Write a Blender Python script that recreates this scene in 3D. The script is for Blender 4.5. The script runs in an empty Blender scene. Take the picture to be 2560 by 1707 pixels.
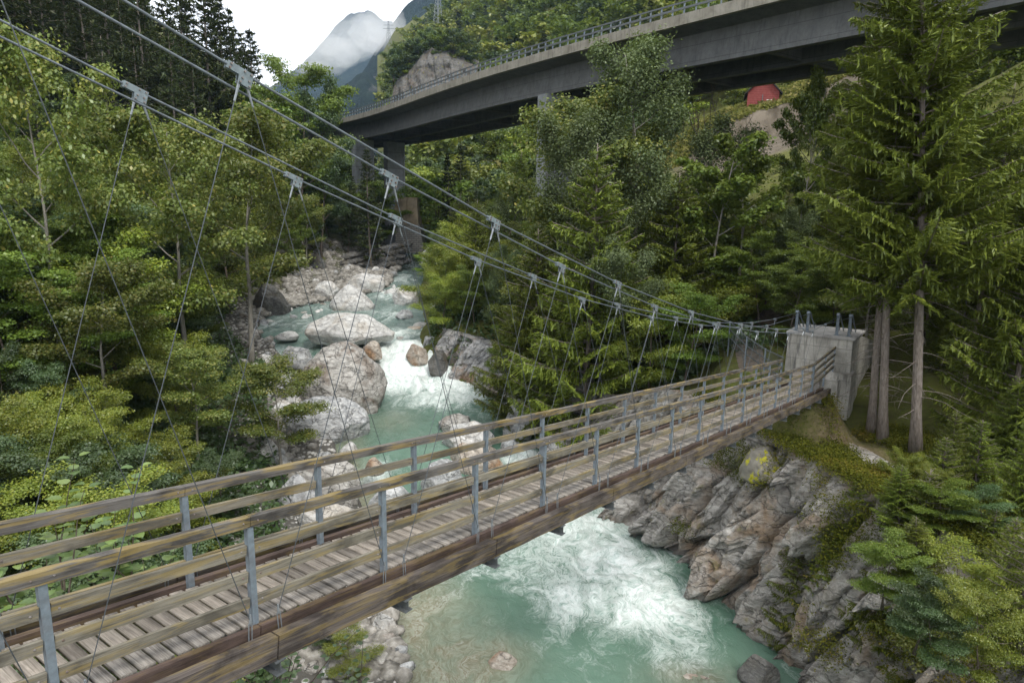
import bpy, math, random
import numpy as np
from mathutils import Matrix, Vector
random.seed(7); rng = np.random.default_rng(7)
col = bpy.context.scene.collection
sc = bpy.context.scene
# ------------------------------------------------------------------ camera
S = 1.8                                   # post spacing of the footbridge, metres
CAM = np.array([-1.8159, -5.8048, 4.0094])
M = np.array([[0.58686168, -0.80951296, 0.01679679], [-0.14471246, -0.12527586, -0.98151121], [0.79665028, 0.57358061, -0.19066621]])
cam = bpy.data.cameras.new('camera'); co = bpy.data.objects.new('camera', cam); col.objects.link(co)
cam.sensor_width = 36; cam.lens = 24.0; cam.clip_end = 12000; cam.clip_start = 0.1
co.matrix_world = Matrix(((M[0][0], -M[1][0], -M[2][0], CAM[0]), (M[0][1], -M[1][1], -M[2][1], CAM[1]), (M[0][2], -M[1][2], -M[2][2], CAM[2]), (0, 0, 0, 1)))
sc.camera = co
# ------------------------------------------------------------------ sky, sun, exposure
SUN_EL, SUN_AZ = 52, 205
w = bpy.data.worlds.new("World"); sc.world = w; w.use_nodes = True
nt = w.node_tree; nt.nodes.clear()
out = nt.nodes.new('ShaderNodeOutputWorld'); mix = nt.nodes.new('ShaderNodeMixShader')
b1 = nt.nodes.new('ShaderNodeBackground'); b2 = nt.nodes.new('ShaderNodeBackground')
sky = nt.nodes.new('ShaderNodeTexSky'); sky.sky_type = 'NISHITA'; sky.sun_disc = False
sky.sun_elevation = math.radians(SUN_EL); sky.sun_rotation = math.radians(SUN_AZ)
tc = nt.nodes.new('ShaderNodeTexCoord'); mp = nt.nodes.new('ShaderNodeMapping'); mp.inputs['Scale'].default_value = (1, 1, 2.2)
nz = nt.nodes.new('ShaderNodeTexNoise'); nz.inputs['Scale'].default_value = 2.6; nz.inputs['Detail'].default_value = 6; nz.inputs['Roughness'].default_value = .55
rp = nt.nodes.new('ShaderNodeValToRGB'); rp.color_ramp.elements[0].position = .3; rp.color_ramp.elements[1].position = .62
rp.color_ramp.elements[0].color = (.70, .71, .73, 1); rp.color_ramp.elements[1].color = (.985, .98, .97, 1)
L = nt.links.new
L(tc.outputs['Generated'], mp.inputs[0]); L(mp.outputs[0], nz.inputs['Vector']); L(nz.outputs['Fac'], rp.inputs[0])
L(sky.outputs[0], b1.inputs[0]); b1.inputs[1].default_value = .1
L(rp.outputs[0], b2.inputs[0]); b2.inputs[1].default_value = 1.3
mix.inputs[0].default_value = .94
L(b1.outputs[0], mix.inputs[1]); L(b2.outputs[0], mix.inputs[2]); L(mix.outputs[0], out.inputs[0])
sl = bpy.data.lights.new('sun', 'SUN'); sl.energy = 1.5; sl.angle = math.radians(14); sl.color = (1, .965, .9)
so = bpy.data.objects.new('sun', sl); col.objects.link(so)
_a, _e = math.radians(SUN_AZ), math.radians(SUN_EL)     # compass style: rotation 0 = +Y, clockwise
sdir = Vector((math.sin(_a) * math.cos(_e), math.cos(_a) * math.cos(_e), math.sin(_e)))
so.rotation_euler = (-sdir).to_track_quat('-Z', 'Y').to_euler(); so.location = (0, 0, 60)
sc.view_settings.view_transform = 'Standard'; sc.view_settings.look = 'None'; sc.view_settings.exposure = 0.9; sc.view_settings.gamma = 1
sc.cycles.max_bounces = 6; sc.cycles.diffuse_bounces = 4; sc.cycles.glossy_bounces = 2; sc.cycles.transmission_bounces = 3
sc.cycles.transparent_max_bounces = 8; sc.cycles.volume_bounces = 3; sc.cycles.use_denoising = True
sc.cycles.sample_clamp_indirect = 4

# ------------------------------------------------------------------ helpers
HD = M[2, :2] / np.linalg.norm(M[2, :2]); RT = np.array([HD[1], -HD[0]])
def W(F, R, z=0.):                        # forward / right / height-over-camera  ->  world
    return np.array([CAM[0] + F * HD[0] + R * RT[0], CAM[1] + F * HD[1] + R * RT[1], CAM[2] + z])
def ray(u, v): return (u - 1280) / 1707 * M[0] + (v - 853.5) / 1707 * M[1] + M[2]
def onz(u, v, z): r = ray(u, v); t = z / r[2]; p = t * r; return p[:2] @ HD, p[:2] @ RT, z
def onF(u, v, F): r = ray(u, v); t = F / (r[:2] @ HD); p = t * r; return F, p[:2] @ RT, p[2]
def pix(P): q = M @ (np.asarray(P) - CAM); return 1280 + 1707 * q[0] / q[2], 853.5 + 1707 * q[1] / q[2]
def sstep(a, b, x): t = np.clip((x - a) / (b - a), 0, 1); return t * t * (3 - 2 * t)
def _h(a):
    a = a.astype(np.int64); n = (a[:, 0] * 374761393 + a[:, 1] * 668265263 + a[:, 2] * 2147483647) & 0x7fffffff
    n = ((n ^ (n >> 13)) * 1274126177) & 0x7fffffff; n = (n ^ (n >> 16)); n = (n * 1103515245 + 12345) & 0x7fffffff
    return (n % 65536) / 65535.
def vn(p):
    p = np.atleast_2d(np.asarray(p, float)); i = np.floor(p); f = p - i; f = f * f * (3 - 2 * f); r = 0
    for a in (0, 1):
        for b in (0, 1):
            for c in (0, 1):
                r = r + _h(i + [a, b, c]) * (f[:, 0] if a else 1 - f[:, 0]) * (f[:, 1] if b else 1 - f[:, 1]) * (f[:, 2] if c else 1 - f[:, 2])
    return r
def fbm(p, o=4, g=.5):
    s = 0; a = 1; t = 0
    for k in range(o): s = s + a * vn(np.asarray(p) * 2 ** k + 17.3 * k); t += a; a *= g
    return s / t * 2 - 1
def f2(x, y, o=4, sc_=1., g=.5): x, y = np.broadcast_arrays(x, y); return fbm(np.stack([x.ravel() * sc_, y.ravel() * sc_, np.zeros(x.size)], 1), o, g).reshape(x.shape)

def mesh(name, V, F, mats, smooth=False, attrs=None, midx=None):
    V = np.asarray(V, np.float32); me = bpy.data.meshes.new(name)
    if isinstance(F, np.ndarray):
        n, k = F.shape; me.vertices.add(len(V)); me.vertices.foreach_set('co', V.ravel())
        me.loops.add(n * k); me.loops.foreach_set('vertex_index', F.astype(np.int32).ravel())
        me.polygons.add(n); me.polygons.foreach_set('loop_start', np.arange(0, n * k, k, dtype=np.int32))
        me.update(calc_edges=True)
    else: me.from_pydata(V.tolist(), [], F)
    for m in (mats if isinstance(mats, (list, tuple)) else [mats]): me.materials.append(m)
    if midx is not None: me.polygons.foreach_set('material_index', np.asarray(midx, np.int32))
    if smooth: me.polygons.foreach_set('use_smooth', np.ones(len(me.polygons), bool))
    for k_, (typ, dom, val) in (attrs or {}).items():
        a = me.attributes.new(k_, typ, dom)
        a.data.foreach_set('value' if typ == 'FLOAT' else 'vector', np.asarray(val, np.float32).ravel())
    me.update(); return me
def link(name, me, parent=None, loc=None):
    o = bpy.data.objects.new(name, me); col.objects.link(o)
    if parent is not None: o.parent = parent
    if loc is not None: o.location = loc
    return o
def tag(o, label=None, cat=None, group=None, kind=None):
    for k, v in (('label', label), ('category', cat), ('group', group), ('kind', kind)):
        if v: o[k] = v
    return o
def thing(name, label, cat, loc=(0, 0, 0), rz=0, group=None):
    o = bpy.data.objects.new(name, None); o.empty_display_size = .3; col.objects.link(o)
    o.location = [float(a) for a in loc]; o.rotation_euler = (0, 0, rz); return tag(o, label, cat, group)
class MB:
    def __init__(s): s.v = []; s.f = []
    def add(s, v, f):
        n = len(s.v); s.v += [tuple(map(float, p)) for p in v]; s.f += [tuple(n + i for i in q) for q in f]; return s
    def box(s, c, d, ax=None):                     # centre, full size, axes
        A = np.eye(3) if ax is None else np.asarray(ax); c = np.asarray(c, float)
        v = [c + A.T @ (np.array([x, y, z]) * np.asarray(d) / 2) for x in (-1, 1) for y in (-1, 1) for z in (-1, 1)]
        return s.add(v, [(0, 1, 3, 2), (4, 6, 7, 5), (0, 4, 5, 1), (2, 3, 7, 6), (0, 2, 6, 4), (1, 5, 7, 3)])
    def bb(s, x0, x1, y0, y1, z0, z1): return s.box(((x0 + x1) / 2, (y0 + y1) / 2, (z0 + z1) / 2), (x1 - x0, y1 - y0, z1 - z0))
    def beam(s, a, b, wd, ht, up=(0, 0, 1), n=1, wob=0, seed=0):    # bar from a to b; n segments with a little warp
        a = np.asarray(a, float); b = np.asarray(b, float); x = b - a; Ln = np.linalg.norm(x); x /= Ln
        y = np.cross(up, x); y /= np.linalg.norm(y); z = np.cross(x, y); r = random.Random(seed); vs = []
        for i in range(n + 1):
            p = a + (b - a) * i / n; e = 0 if i in (0, n) else wob
            for sy, sz in ((-1, -1), (1, -1), (1, 1), (-1, 1)):
                vs.append(p + y * sy * (wd / 2 + r.uniform(-e, e)) + z * sz * (ht / 2 + r.uniform(-e, e)))
        fs = [(3, 2, 1, 0), tuple(4 * n + k for k in range(4))]
        for i in range(n):
            for k in range(4): fs.append((4 * i + k, 4 * i + (k + 1) % 4, 4 * i + 4 + (k + 1) % 4, 4 * i + 4 + k))
        return s.add(vs, fs)
    def tube(s, pts, rad, k=6, cap=True):
        pts = [np.asarray(p, float) for p in pts]; n = len(pts); rad = [rad] * n if np.isscalar(rad) else list(rad)
        t0 = pts[1] - pts[0]; t0 /= np.linalg.norm(t0); u = np.cross(t0, (.31, .17, .93)); u /= np.linalg.norm(u); vs = []
        for i in range(n):
            t = (pts[min(i + 1, n - 1)] - pts[max(i - 1, 0)]); t /= (np.linalg.norm(t) + 1e-9)
            u = u - t * (u @ t); u /= np.linalg.norm(u); q = np.cross(t, u)
            for j in range(k):
                a = 2 * math.pi * j / k; vs.append(pts[i] + rad[i] * (math.cos(a) * u + math.sin(a) * q))
        fs = [(i * k + j, i * k + (j + 1) % k, (i + 1) * k + (j + 1) % k, (i + 1) * k + j) for i in range(n - 1) for j in range(k)]
        if cap: fs += [tuple(range(k - 1, -1, -1)), tuple((n - 1) * k + j for j in range(k))]
        return s.add(vs, fs)
    def prism(s, poly, a, b):                      # extrude polygon points (world 3D list) by vector b-a
        d = np.asarray(b, float) - np.asarray(a, float); n = len(poly)
        v = [np.asarray(p, float) for p in poly] + [np.asarray(p, float) + d for p in poly]
        return s.add(v, [tuple(range(n - 1, -1, -1)), tuple(range(n, 2 * n))] + [(i, (i + 1) % n, n + (i + 1) % n, n + i) for i in range(n)])
    def obj2(s, name, k, m1, m2, parent=None): return link(name, mesh(name, s.v, s.f, [m1, m2], False, None, [0 if i < k else 1 for i in range(len(s.f))]), parent)
    def obj(s, name, m, parent=None, smooth=False): return link(name, mesh(name, s.v, s.f, m, smooth), parent)

ORD = ['leftmost', 'second', 'third', 'fourth', 'fifth', 'sixth', 'seventh', 'eighth', 'ninth', 'tenth', 'eleventh', 'twelfth', 'thirteenth', 'fourteenth', 'fifteenth', 'sixteenth', 'seventeenth', 'eighteenth', 'nineteenth']
TENS = {2: 'twent', 3: 'thirt', 4: 'fort', 5: 'fift', 6: 'sixt', 7: 'sevent', 8: 'eight', 9: 'ninet'}
def ordw(i):
    n = i + 1
    if n < 20: return ORD[i]
    if n >= 100: return 'hundred and ' + (ordw(n - 101) if n > 100 else 'last')
    t, r = divmod(n, 10); return TENS[t] + 'ieth' if r == 0 else TENS[t] + 'y-' + ('first' if r == 1 else ORD[r - 1])
def by_place(lst, phrase, cat, group):              # lst of objects -> labels 'Nth from the left of the ...'
    lst = sorted(lst, key=lambda o: pix(o.location)[0])
    for i, o in enumerate(lst):
        tag(o, ('leftmost of ' if i == 0 else ordw(i) + ' from the left of ') + phrase, cat, group)

# ------------------------------------------------------------------ materials
def nmat(name, rough=.8, spec=.3):
    m = bpy.data.materials.new(name); m.use_nodes = True; n = m.node_tree; p = n.nodes['Principled BSDF']
    p.inputs['Roughness'].default_value = rough; p.inputs['Specular IOR Level'].default_value = spec
    return m, n, p
def nd(n, t, **k):
    x = n.nodes.new(t)
    for a, b in k.items():
        if a in x.inputs.keys() if isinstance(a, str) else False: x.inputs[a].default_value = b
        else: setattr(x, a, b)
    return x
def noise(n, vec, scale, detail=4, rough=.5, dist=0.):
    x = n.nodes.new('ShaderNodeTexNoise'); x.inputs['Scale'].default_value = scale; x.inputs['Detail'].default_value = detail
    x.inputs['Roughness'].default_value = rough; x.inputs['Distortion'].default_value = dist
    n.links.new(vec, x.inputs['Vector']); return x.outputs['Fac']
def mapping(n, vec, s=(1, 1, 1), r=(0, 0, 0)):
    x = n.nodes.new('ShaderNodeMapping'); x.inputs['Scale'].default_value = s; x.inputs['Rotation'].default_value = r
    n.links.new(vec, x.inputs[0]); return x.outputs[0]
def ramp(n, fac, stops):
    x = n.nodes.new('ShaderNodeValToRGB'); e = x.color_ramp.elements
    while len(e) < len(stops): e.new(.5)
    for i, (p, c) in enumerate(stops): e[i].position = p; e[i].color = (*(c if len(c) == 3 else c[:3]), 1)
    n.links.new(fac, x.inputs[0]); return x.outputs[0]
def mixc(n, fac, a, b, bt='MIX'):
    x = n.nodes.new('ShaderNodeMix'); x.data_type = 'RGBA'; x.blend_type = bt
    for i, q in ((0, fac), (6, a), (7, b)):
        if hasattr(q, 'links'): n.links.new(q, x.inputs[i])
        else: x.inputs[i].default_value = q if i == 0 else (*q, 1)
    return x.outputs[2]
def math_(n, op, a, b=0., c=None):
    x = n.nodes.new('ShaderNodeMath'); x.operation = op
    for i, q in ((0, a), (1, b), (2, c)):
        if q is None: continue
        if hasattr(q, 'links'): n.links.new(q, x.inputs[i])
        else: x.inputs[i].default_value = q
    return x.outputs[0]
def bump(n, p, h, dist=.02, st=1.):
    x = n.nodes.new('ShaderNodeBump'); x.inputs['Strength'].default_value = st; x.inputs['Distance'].default_value = dist
    n.links.new(h, x.inputs['Height']); n.links.new(x.outputs[0], p.inputs['Normal'])
def pos(n): return n.nodes.new('ShaderNodeNewGeometry').outputs['Position']
def objc(n): return n.nodes.new('ShaderNodeTexCoord').outputs['Object']
def attr(n, name, o='Fac'): x = n.nodes.new('ShaderNodeAttribute'); x.attribute_name = name; return x.outputs[o]
def orand(n): return n.nodes.new('ShaderNodeObjectInfo').outputs['Random']

def leaf_mat(name, cols, trans=.35, gloss=.05):
    m = bpy.data.materials.new(name); m.use_nodes = True; n = m.node_tree; n.nodes.clear()
    o = n.nodes.new('ShaderNodeOutputMaterial'); d = n.nodes.new('ShaderNodeBsdfDiffuse'); t = n.nodes.new('ShaderNodeBsdfTranslucent')
    g = n.nodes.new('ShaderNodeBsdfGlossy'); g.inputs['Roughness'].default_value = .38
    c = ramp(n, attr(n, 'tint'), [(i / (len(cols) - 1), q) for i, q in enumerate(cols)])
    hs = n.nodes.new('ShaderNodeHueSaturation'); hs.inputs['Saturation'].default_value = .98
    n.links.new(math_(n, 'MULTIPLY_ADD', orand(n), .022, .487), hs.inputs['Hue'])
    n.links.new(math_(n, 'MULTIPLY_ADD', orand(n), .68, .60), hs.inputs['Value']); n.links.new(c, hs.inputs['Color'])
    c = hs.outputs[0]; n.links.new(c, d.inputs[0])
    tc_ = mixc(n, .6, c, (.16, .22, .03)); n.links.new(tc_, t.inputs[0]); g.inputs[0].default_value = (.7, .75, .7, 1)
    m1 = n.nodes.new('ShaderNodeMixShader'); m1.inputs[0].default_value = trans; m2 = n.nodes.new('ShaderNodeMixShader'); m2.inputs[0].default_value = gloss
    n.links.new(d.outputs[0], m1.inputs[1]); n.links.new(t.outputs[0], m1.inputs[2]); n.links.new(m1.outputs[0], m2.inputs[1]); n.links.new(g.outputs[0], m2.inputs[2])
    n.links.new(m2.outputs[0], o.inputs[0]); return m
LM = {
 'green':  leaf_mat('leaf_mid_green', [(0.045, 0.083, 0.013), (0.088, 0.148, 0.020), (0.140, 0.203, 0.028), (0.205, 0.250, 0.043)], gloss=.035),
 'yellow': leaf_mat('leaf_yellow_green', [(0.065, 0.104, 0.015), (0.135, 0.187, 0.022), (0.216, 0.260, 0.029), (0.324, 0.312, 0.038)], gloss=.05),
 'maple':  leaf_mat('leaf_maple', [(0.054, 0.088, 0.020), (0.103, 0.146, 0.029), (0.151, 0.182, 0.038), (0.292, 0.250, 0.050)], gloss=.04),
 'silver': leaf_mat('leaf_silver', [(.058, .088, .034), (.090, .125, .050), (.125, .160, .070), (.17, .21, .10)], trans=.25, gloss=.02),
 'dark':   leaf_mat('leaf_dark', [(0.026, 0.052, 0.017), (0.049, 0.088, 0.029), (0.076, 0.120, 0.045), (0.130, 0.172, 0.075)], gloss=.05),
 'spruce': leaf_mat('needle_spruce', [(0.046, 0.070, 0.014), (0.094, 0.126, 0.018), (0.150, 0.186, 0.024), (0.240, 0.258, 0.038)], trans=.12, gloss=.03),
 'dkspruce': leaf_mat('needle_dark_spruce', [(0.020, 0.027, 0.013), (0.034, 0.047, 0.018), (0.056, 0.071, 0.025), (0.097, 0.104, 0.043)], trans=.1, gloss=.02),
 'moss':   leaf_mat('moss_cover', [(0.049, 0.062, 0.013), (0.092, 0.109, 0.017), (0.162, 0.172, 0.022), (0.238, 0.177, 0.038)], trans=.2, gloss=.0),
 'knot':   leaf_mat('leaf_knotweed', [(.11, .19, .06), (.16, .26, .08), (.21, .32, .09), (.27, .38, .10)], gloss=.07),
 'grass':  leaf_mat('leaf_grass', [(.12, .13, .035), (.18, .18, .05), (.25, .225, .075), (.33, .28, .12)], trans=.3, gloss=.0),
}
def bark_mat(name, a, b):
    m, n, p = nmat(name, .95, .1); v = mapping(n, objc(n), (6, 6, 1.2))
    f = noise(n, v, 3, 6, .7); n.links.new(ramp(n, f, [(.3, a), (.7, b)]), p.inputs['Base Color']); bump(n, p, f, .03, .8); return m
BARK = bark_mat('bark_grey_brown', (.055, .045, .035), (.15, .125, .10)); BARKR = bark_mat('bark_spruce', (.09, .072, .058), (.27, .235, .205))
BARKW = bark_mat('bark_pale', (.13, .12, .10), (.32, .30, .26))

def rock_mat(name, base, light, stain, vein=.5, dark=(.05, .05, .045), wet=0, bscale=1., lichen=0.):
    m, n, p = nmat(name, .75, .3); P = pos(n)
    big = noise(n, P, .55 * bscale, 6, .6, .6); lay = noise(n, mapping(n, P, (1.2, .4, 2.0), (.5, .35, .3)), 1.6 * bscale, 9, .74, 1.2)
    fine = noise(n, P, 9 * bscale, 6, .7)
    c = ramp(n, lay, [(.30, base), (.48, tuple((a + b) / 2 for a, b in zip(base, light))), (.60, light), (.75, base)])
    c = mixc(n, ramp(n, big, [(.5, (0, 0, 0)), (.68, (1, 1, 1))]), c, stain)
    ve = n.nodes.new('ShaderNodeTexVoronoi'); ve.feature = 'DISTANCE_TO_EDGE'; ve.inputs['Scale'].default_value = .9 * bscale
    wv = n.nodes.new('ShaderNodeVectorMath'); wv.operation = 'ADD'
    nn = n.nodes.new('ShaderNodeTexNoise'); nn.inputs['Scale'].default_value = 1.3 * bscale; nn.inputs['Detail'].default_value = 5; n.links.new(P, nn.inputs['Vector'])
    sc2 = n.nodes.new('ShaderNodeVectorMath'); sc2.operation = 'SCALE'; sc2.inputs['Scale'].default_value = 1.6; n.links.new(nn.outputs['Color'], sc2.inputs[0])
    n.links.new(mapping(n, P, (1, .5, 1.6), (.4, .5, .2)), wv.inputs[0]); n.links.new(sc2.outputs[0], wv.inputs[1]); n.links.new(wv.outputs[0], ve.inputs['Vector'])
    crack = ramp(n, ve.outputs['Distance'], [(0, (1, 1, 1)), (.035, (0, 0, 0))])
    c = mixc(n, math_(n, 'MULTIPLY', crack, vein), c, dark)
    sp = ramp(n, fine, [(.60, (0, 0, 0)), (.70, (1, 1, 1))]); c = mixc(n, math_(n, 'MULTIPLY', sp, .55), c, dark); me_ = noise(n, P, 2.6 * bscale, 8, .75, .3); c = mixc(n, .75, c, ramp(n, me_, [(.34, (.45, .43, .41)), (.52, (1, 1, 1)), (.68, (1.25, 1.25, 1.25))]), 'MULTIPLY')
    if lichen:
        lf = ramp(n, noise(n, P, 1.1, 5, .65), [(.60, (0, 0, 0)), (.66, (1, 1, 1))]); c = mixc(n, math_(n, 'MULTIPLY', lf, lichen), c, (.16, .15, .02))
    if wet:
        sz_ = n.nodes.new('ShaderNodeSeparateXYZ'); n.links.new(P, sz_.inputs[0]); wz_ = math_(n, 'ADD', sz_.outputs[2], math_(n, 'MULTIPLY', big, .9)); wf = ramp(n, math_(n, 'MULTIPLY_ADD', wz_, .5, 6.0), [(.22, (1, 1, 1)), (.50, (0, 0, 0))])
        c = mixc(n, math_(n, 'MULTIPLY', wf, .5), c, (.045, .042, .036)); n.links.new(math_(n, 'MULTIPLY_ADD', wf, -.45, .75), p.inputs['Roughness'])
    n.links.new(c, p.inputs['Base Color'])
    h = math_(n, 'ADD', math_(n, 'MULTIPLY', lay, 1.), math_(n, 'MULTIPLY', fine, .35)); h = math_(n, 'SUBTRACT', h, math_(n, 'MULTIPLY', crack, .4))
    bump(n, p, h, .12, .9); return m
RK = {
 'white': rock_mat('boulder_white', (.36, .355, .345), (.64, .63, .605), (.48, .44, .385), .4),
 'grey':  rock_mat('boulder_grey', (.17, .18, .19), (.56, .56, .55), (.30, .30, .30), .6),
 'brown': rock_mat('boulder_brown', (.19, .178, .16), (.50, .48, .445), (.17, .13, .10), .8),
 'rust':  rock_mat('boulder_rust', (.22, .18, .14), (.50, .45, .39), (.30, .18, .10), .5),
 'dark':  rock_mat('rock_dark', (.055, .055, .052), (.17, .165, .155), (.10, .085, .06), .6),
 'cliff': rock_mat('cliff_rock', (.15, .137, .120), (.43, .41, .38), (.27, .20, .14), .5, lichen=.4, wet=1),
 'cliff_low': rock_mat('cliff_rock_pale', (.17, .175, .18), (.46, .45, .44), (.27, .19, .13), .75),
 'face':  rock_mat('far_rock_face', (.06, .06, .056), (.155, .148, .138), (.115, .09, .07), .5, bscale=.5, lichen=.7),
}
def concrete(name, a, b, streak=.5, boards=0):
    m, n, p = nmat(name, .85, .25); P = pos(n); f = noise(n, P, 1.2, 7, .65, .4)
    s = noise(n, mapping(n, P, (3, 3, .35)), 1.6, 5, .65); g = noise(n, P, 22, 4, .6)
    c = ramp(n, f, [(.3, a), (.65, b)]); c = mixc(n, math_(n, 'MULTIPLY', ramp(n, s, [(.52, (0, 0, 0)), (.68, (1, 1, 1))]), streak), c, tuple(x * .35 for x in a))
    c = mixc(n, math_(n, 'MULTIPLY', ramp(n, g, [(.45, (0, 0, 0)), (.7, (1, 1, 1))]), .25), c, tuple(x * .6 for x in a))
    h = g
    if boards:
        sx = n.nodes.new('ShaderNodeSeparateXYZ'); n.links.new(P, sx.inputs[0]); q = math_(n, 'FRACT', math_(n, 'MULTIPLY', sx.outputs[2], boards))
        ln = math_(n, 'LESS_THAN', q, .035); c = mixc(n, math_(n, 'MULTIPLY', ln, .5), c, tuple(x * .4 for x in a)); h = math_(n, 'SUBTRACT', g, ln)
    n.links.new(c, p.inputs['Base Color']); bump(n, p, h, .012, .7); return m
CON = concrete('concrete_aged', (.21, .20, .175), (.46, .44, .395), .75, 1.45)
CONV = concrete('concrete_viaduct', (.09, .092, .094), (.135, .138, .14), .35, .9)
CONE = concrete('concrete_edge', (.17, .155, .125), (.29, .27, .23), .55); CONP = concrete('concrete_pier', (.17, .18, .19), (.25, .26, .27), .25, .4)
ROOFC = concrete('concrete_roof', (.17, .16, .15), (.42, .41, .39), .2)

def wood(name, a, b, yel=0., dark=.5, plank=False, ax=0):
    m, n, p = nmat(name, .85, .2); O = mapping(n, objc(n), (1, 1, 1), (0, math.radians(-6.2), 0)); sv = [17, 17, 17]; sv[ax] = .7
    gr = noise(n, mapping(n, O, tuple(sv)), 2.6, 8, .75, .5); bg = noise(n, mapping(n, O, (.9, 2, 2) if ax == 0 else (2, .9, 2)), 1.3, 5, .6, .5)
    c = ramp(n, gr, [(.32, a), (.62, b)])
    if plank: c = mixc(n, 1., c, ramp(n, attr(n, 'tint'), [(0, (.6, .58, .56)), (.5, (.95, .93, .9)), (1, (1.25, 1.2, 1.15))]), 'MULTIPLY')
    c = mixc(n, math_(n, 'MULTIPLY', ramp(n, bg, [(.46, (0, 0, 0)), (.62, (1, 1, 1))]), dark), c, tuple(x * .32 for x in a))
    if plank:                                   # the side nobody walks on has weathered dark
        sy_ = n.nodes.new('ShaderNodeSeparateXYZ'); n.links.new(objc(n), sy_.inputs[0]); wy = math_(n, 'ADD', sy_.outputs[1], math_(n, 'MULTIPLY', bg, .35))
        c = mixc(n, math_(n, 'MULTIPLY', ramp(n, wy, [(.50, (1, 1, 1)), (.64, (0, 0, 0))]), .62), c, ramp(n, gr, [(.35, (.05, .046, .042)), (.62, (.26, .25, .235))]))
    if yel:
        yf = noise(n, mapping(n, O, (.8, 3, 9)), 1.7, 6, .62, .8); c = mixc(n, math_(n, 'MULTIPLY', ramp(n, yf, [(.50, (0, 0, 0)), (.60, (1, 1, 1))]), yel), c, (.30, .215, .055))
    n.links.new(c, p.inputs['Base Color']); bump(n, p, gr, .004, .8); return m
WRAIL = wood('weathered_rail_wood', (.052, .047, .043), (.155, .145, .133), .5, .7)
WBOARD = wood('weathered_board_wood', (.08, .072, .058), (.225, .207, .165), .38, .6)
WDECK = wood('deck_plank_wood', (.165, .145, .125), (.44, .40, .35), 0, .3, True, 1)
WBEAM = wood('beam_wood', (.034, .026, .023), (.13, .112, .10), .28, .7); WBIN = wood('inner_beam_wood', (.04, .028, .024), (.12, .085, .072), .15, .5)
def metal(name, c, rough=.5, met=.5, rust=0):
    m, n, p = nmat(name, rough, .5); p.inputs['Metallic'].default_value = met; f = noise(n, pos(n), 14, 5, .6)
    cc = ramp(n, f, [(.35, tuple(x * .8 for x in c)), (.65, tuple(min(1, x * 1.15) for x in c))])
    if rust: cc = mixc(n, math_(n, 'MULTIPLY', ramp(n, noise(n, pos(n), 5, 5, .6), [(.5, (0, 0, 0)), (.6, (1, 1, 1))]), rust), cc, (.13, .06, .035))
    n.links.new(cc, p.inputs['Base Color']); return m
GALV = metal('galvanised_steel', (.165, .20, .23), .5, .2, .12); CABLE = metal('cable_steel', (.13, .15, .17), .5, .3); CLAMP = metal('clamp_steel', (.165, .20, .215), .5, .2)
BOLT = metal('bolt_steel', (.22, .20, .19), .5, .4, .6); DKST = metal('dark_steel', (.11, .12, .125), .55, .3); ROPE = metal('rope_steel', (.07, .08, .09), .5, .3)
SILV = metal('bright_steel', (.22, .24, .255), .45, .4)
def flat(name, c, rough=.8, var=.25, scale=4):
    m, n, p = nmat(name, rough, .3); f = noise(n, pos(n), scale, 5, .6)
    n.links.new(ramp(n, f, [(.3, tuple(x * (1 - var) for x in c)), (.7, tuple(x * (1 + var) for x in c))]), p.inputs['Base Color']); return m
#TERRAIN
# ------------------------------------------------------------------ terrain and river
RIV = np.array([  # F, left bank R, right bank R, water height under the camera
 [-60, -4, 14, -16.6], [10, -3, 12.8, -16.2], [15, -3, 11.6, -16.1], [21, -3.5, 9.4, -16], [25.5, -4.7, 8.6, -16], [29, -6.5, 7.2, -16], [32, -7.3, 6.6, -16], [34.5, -8, 4.9, -16],
 [38, -9.8, 3.0, -15.8], [40.5, -11, 2.2, -14.7], [45, -12.5, .5, -14.4], [50, -14, -1.3, -14.0], [53.2, -17, -4.6, -13.4], [56, -20, -7.8, -12.0], [60, -23, -8.2, -11.2],
 [66, -24, -8.6, -10.8], [71, -22, -9.6, -10.3], [76, -17.5, -10.7, -10.], [81, -15.4, -11.2, -9.5], [91, -15.8, -11.9, -9.0], [110, -17.7, -14.1, -7.7], [124, -18.9, -16.2, -6.6], [150, -26, -22, -4.5], [200, -44, -39, 0], [1500, -300, -290, 80]])
def riv(F): return [np.interp(F, RIV[:, 0], RIV[:, k]) for k in (1, 2, 3)]
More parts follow.
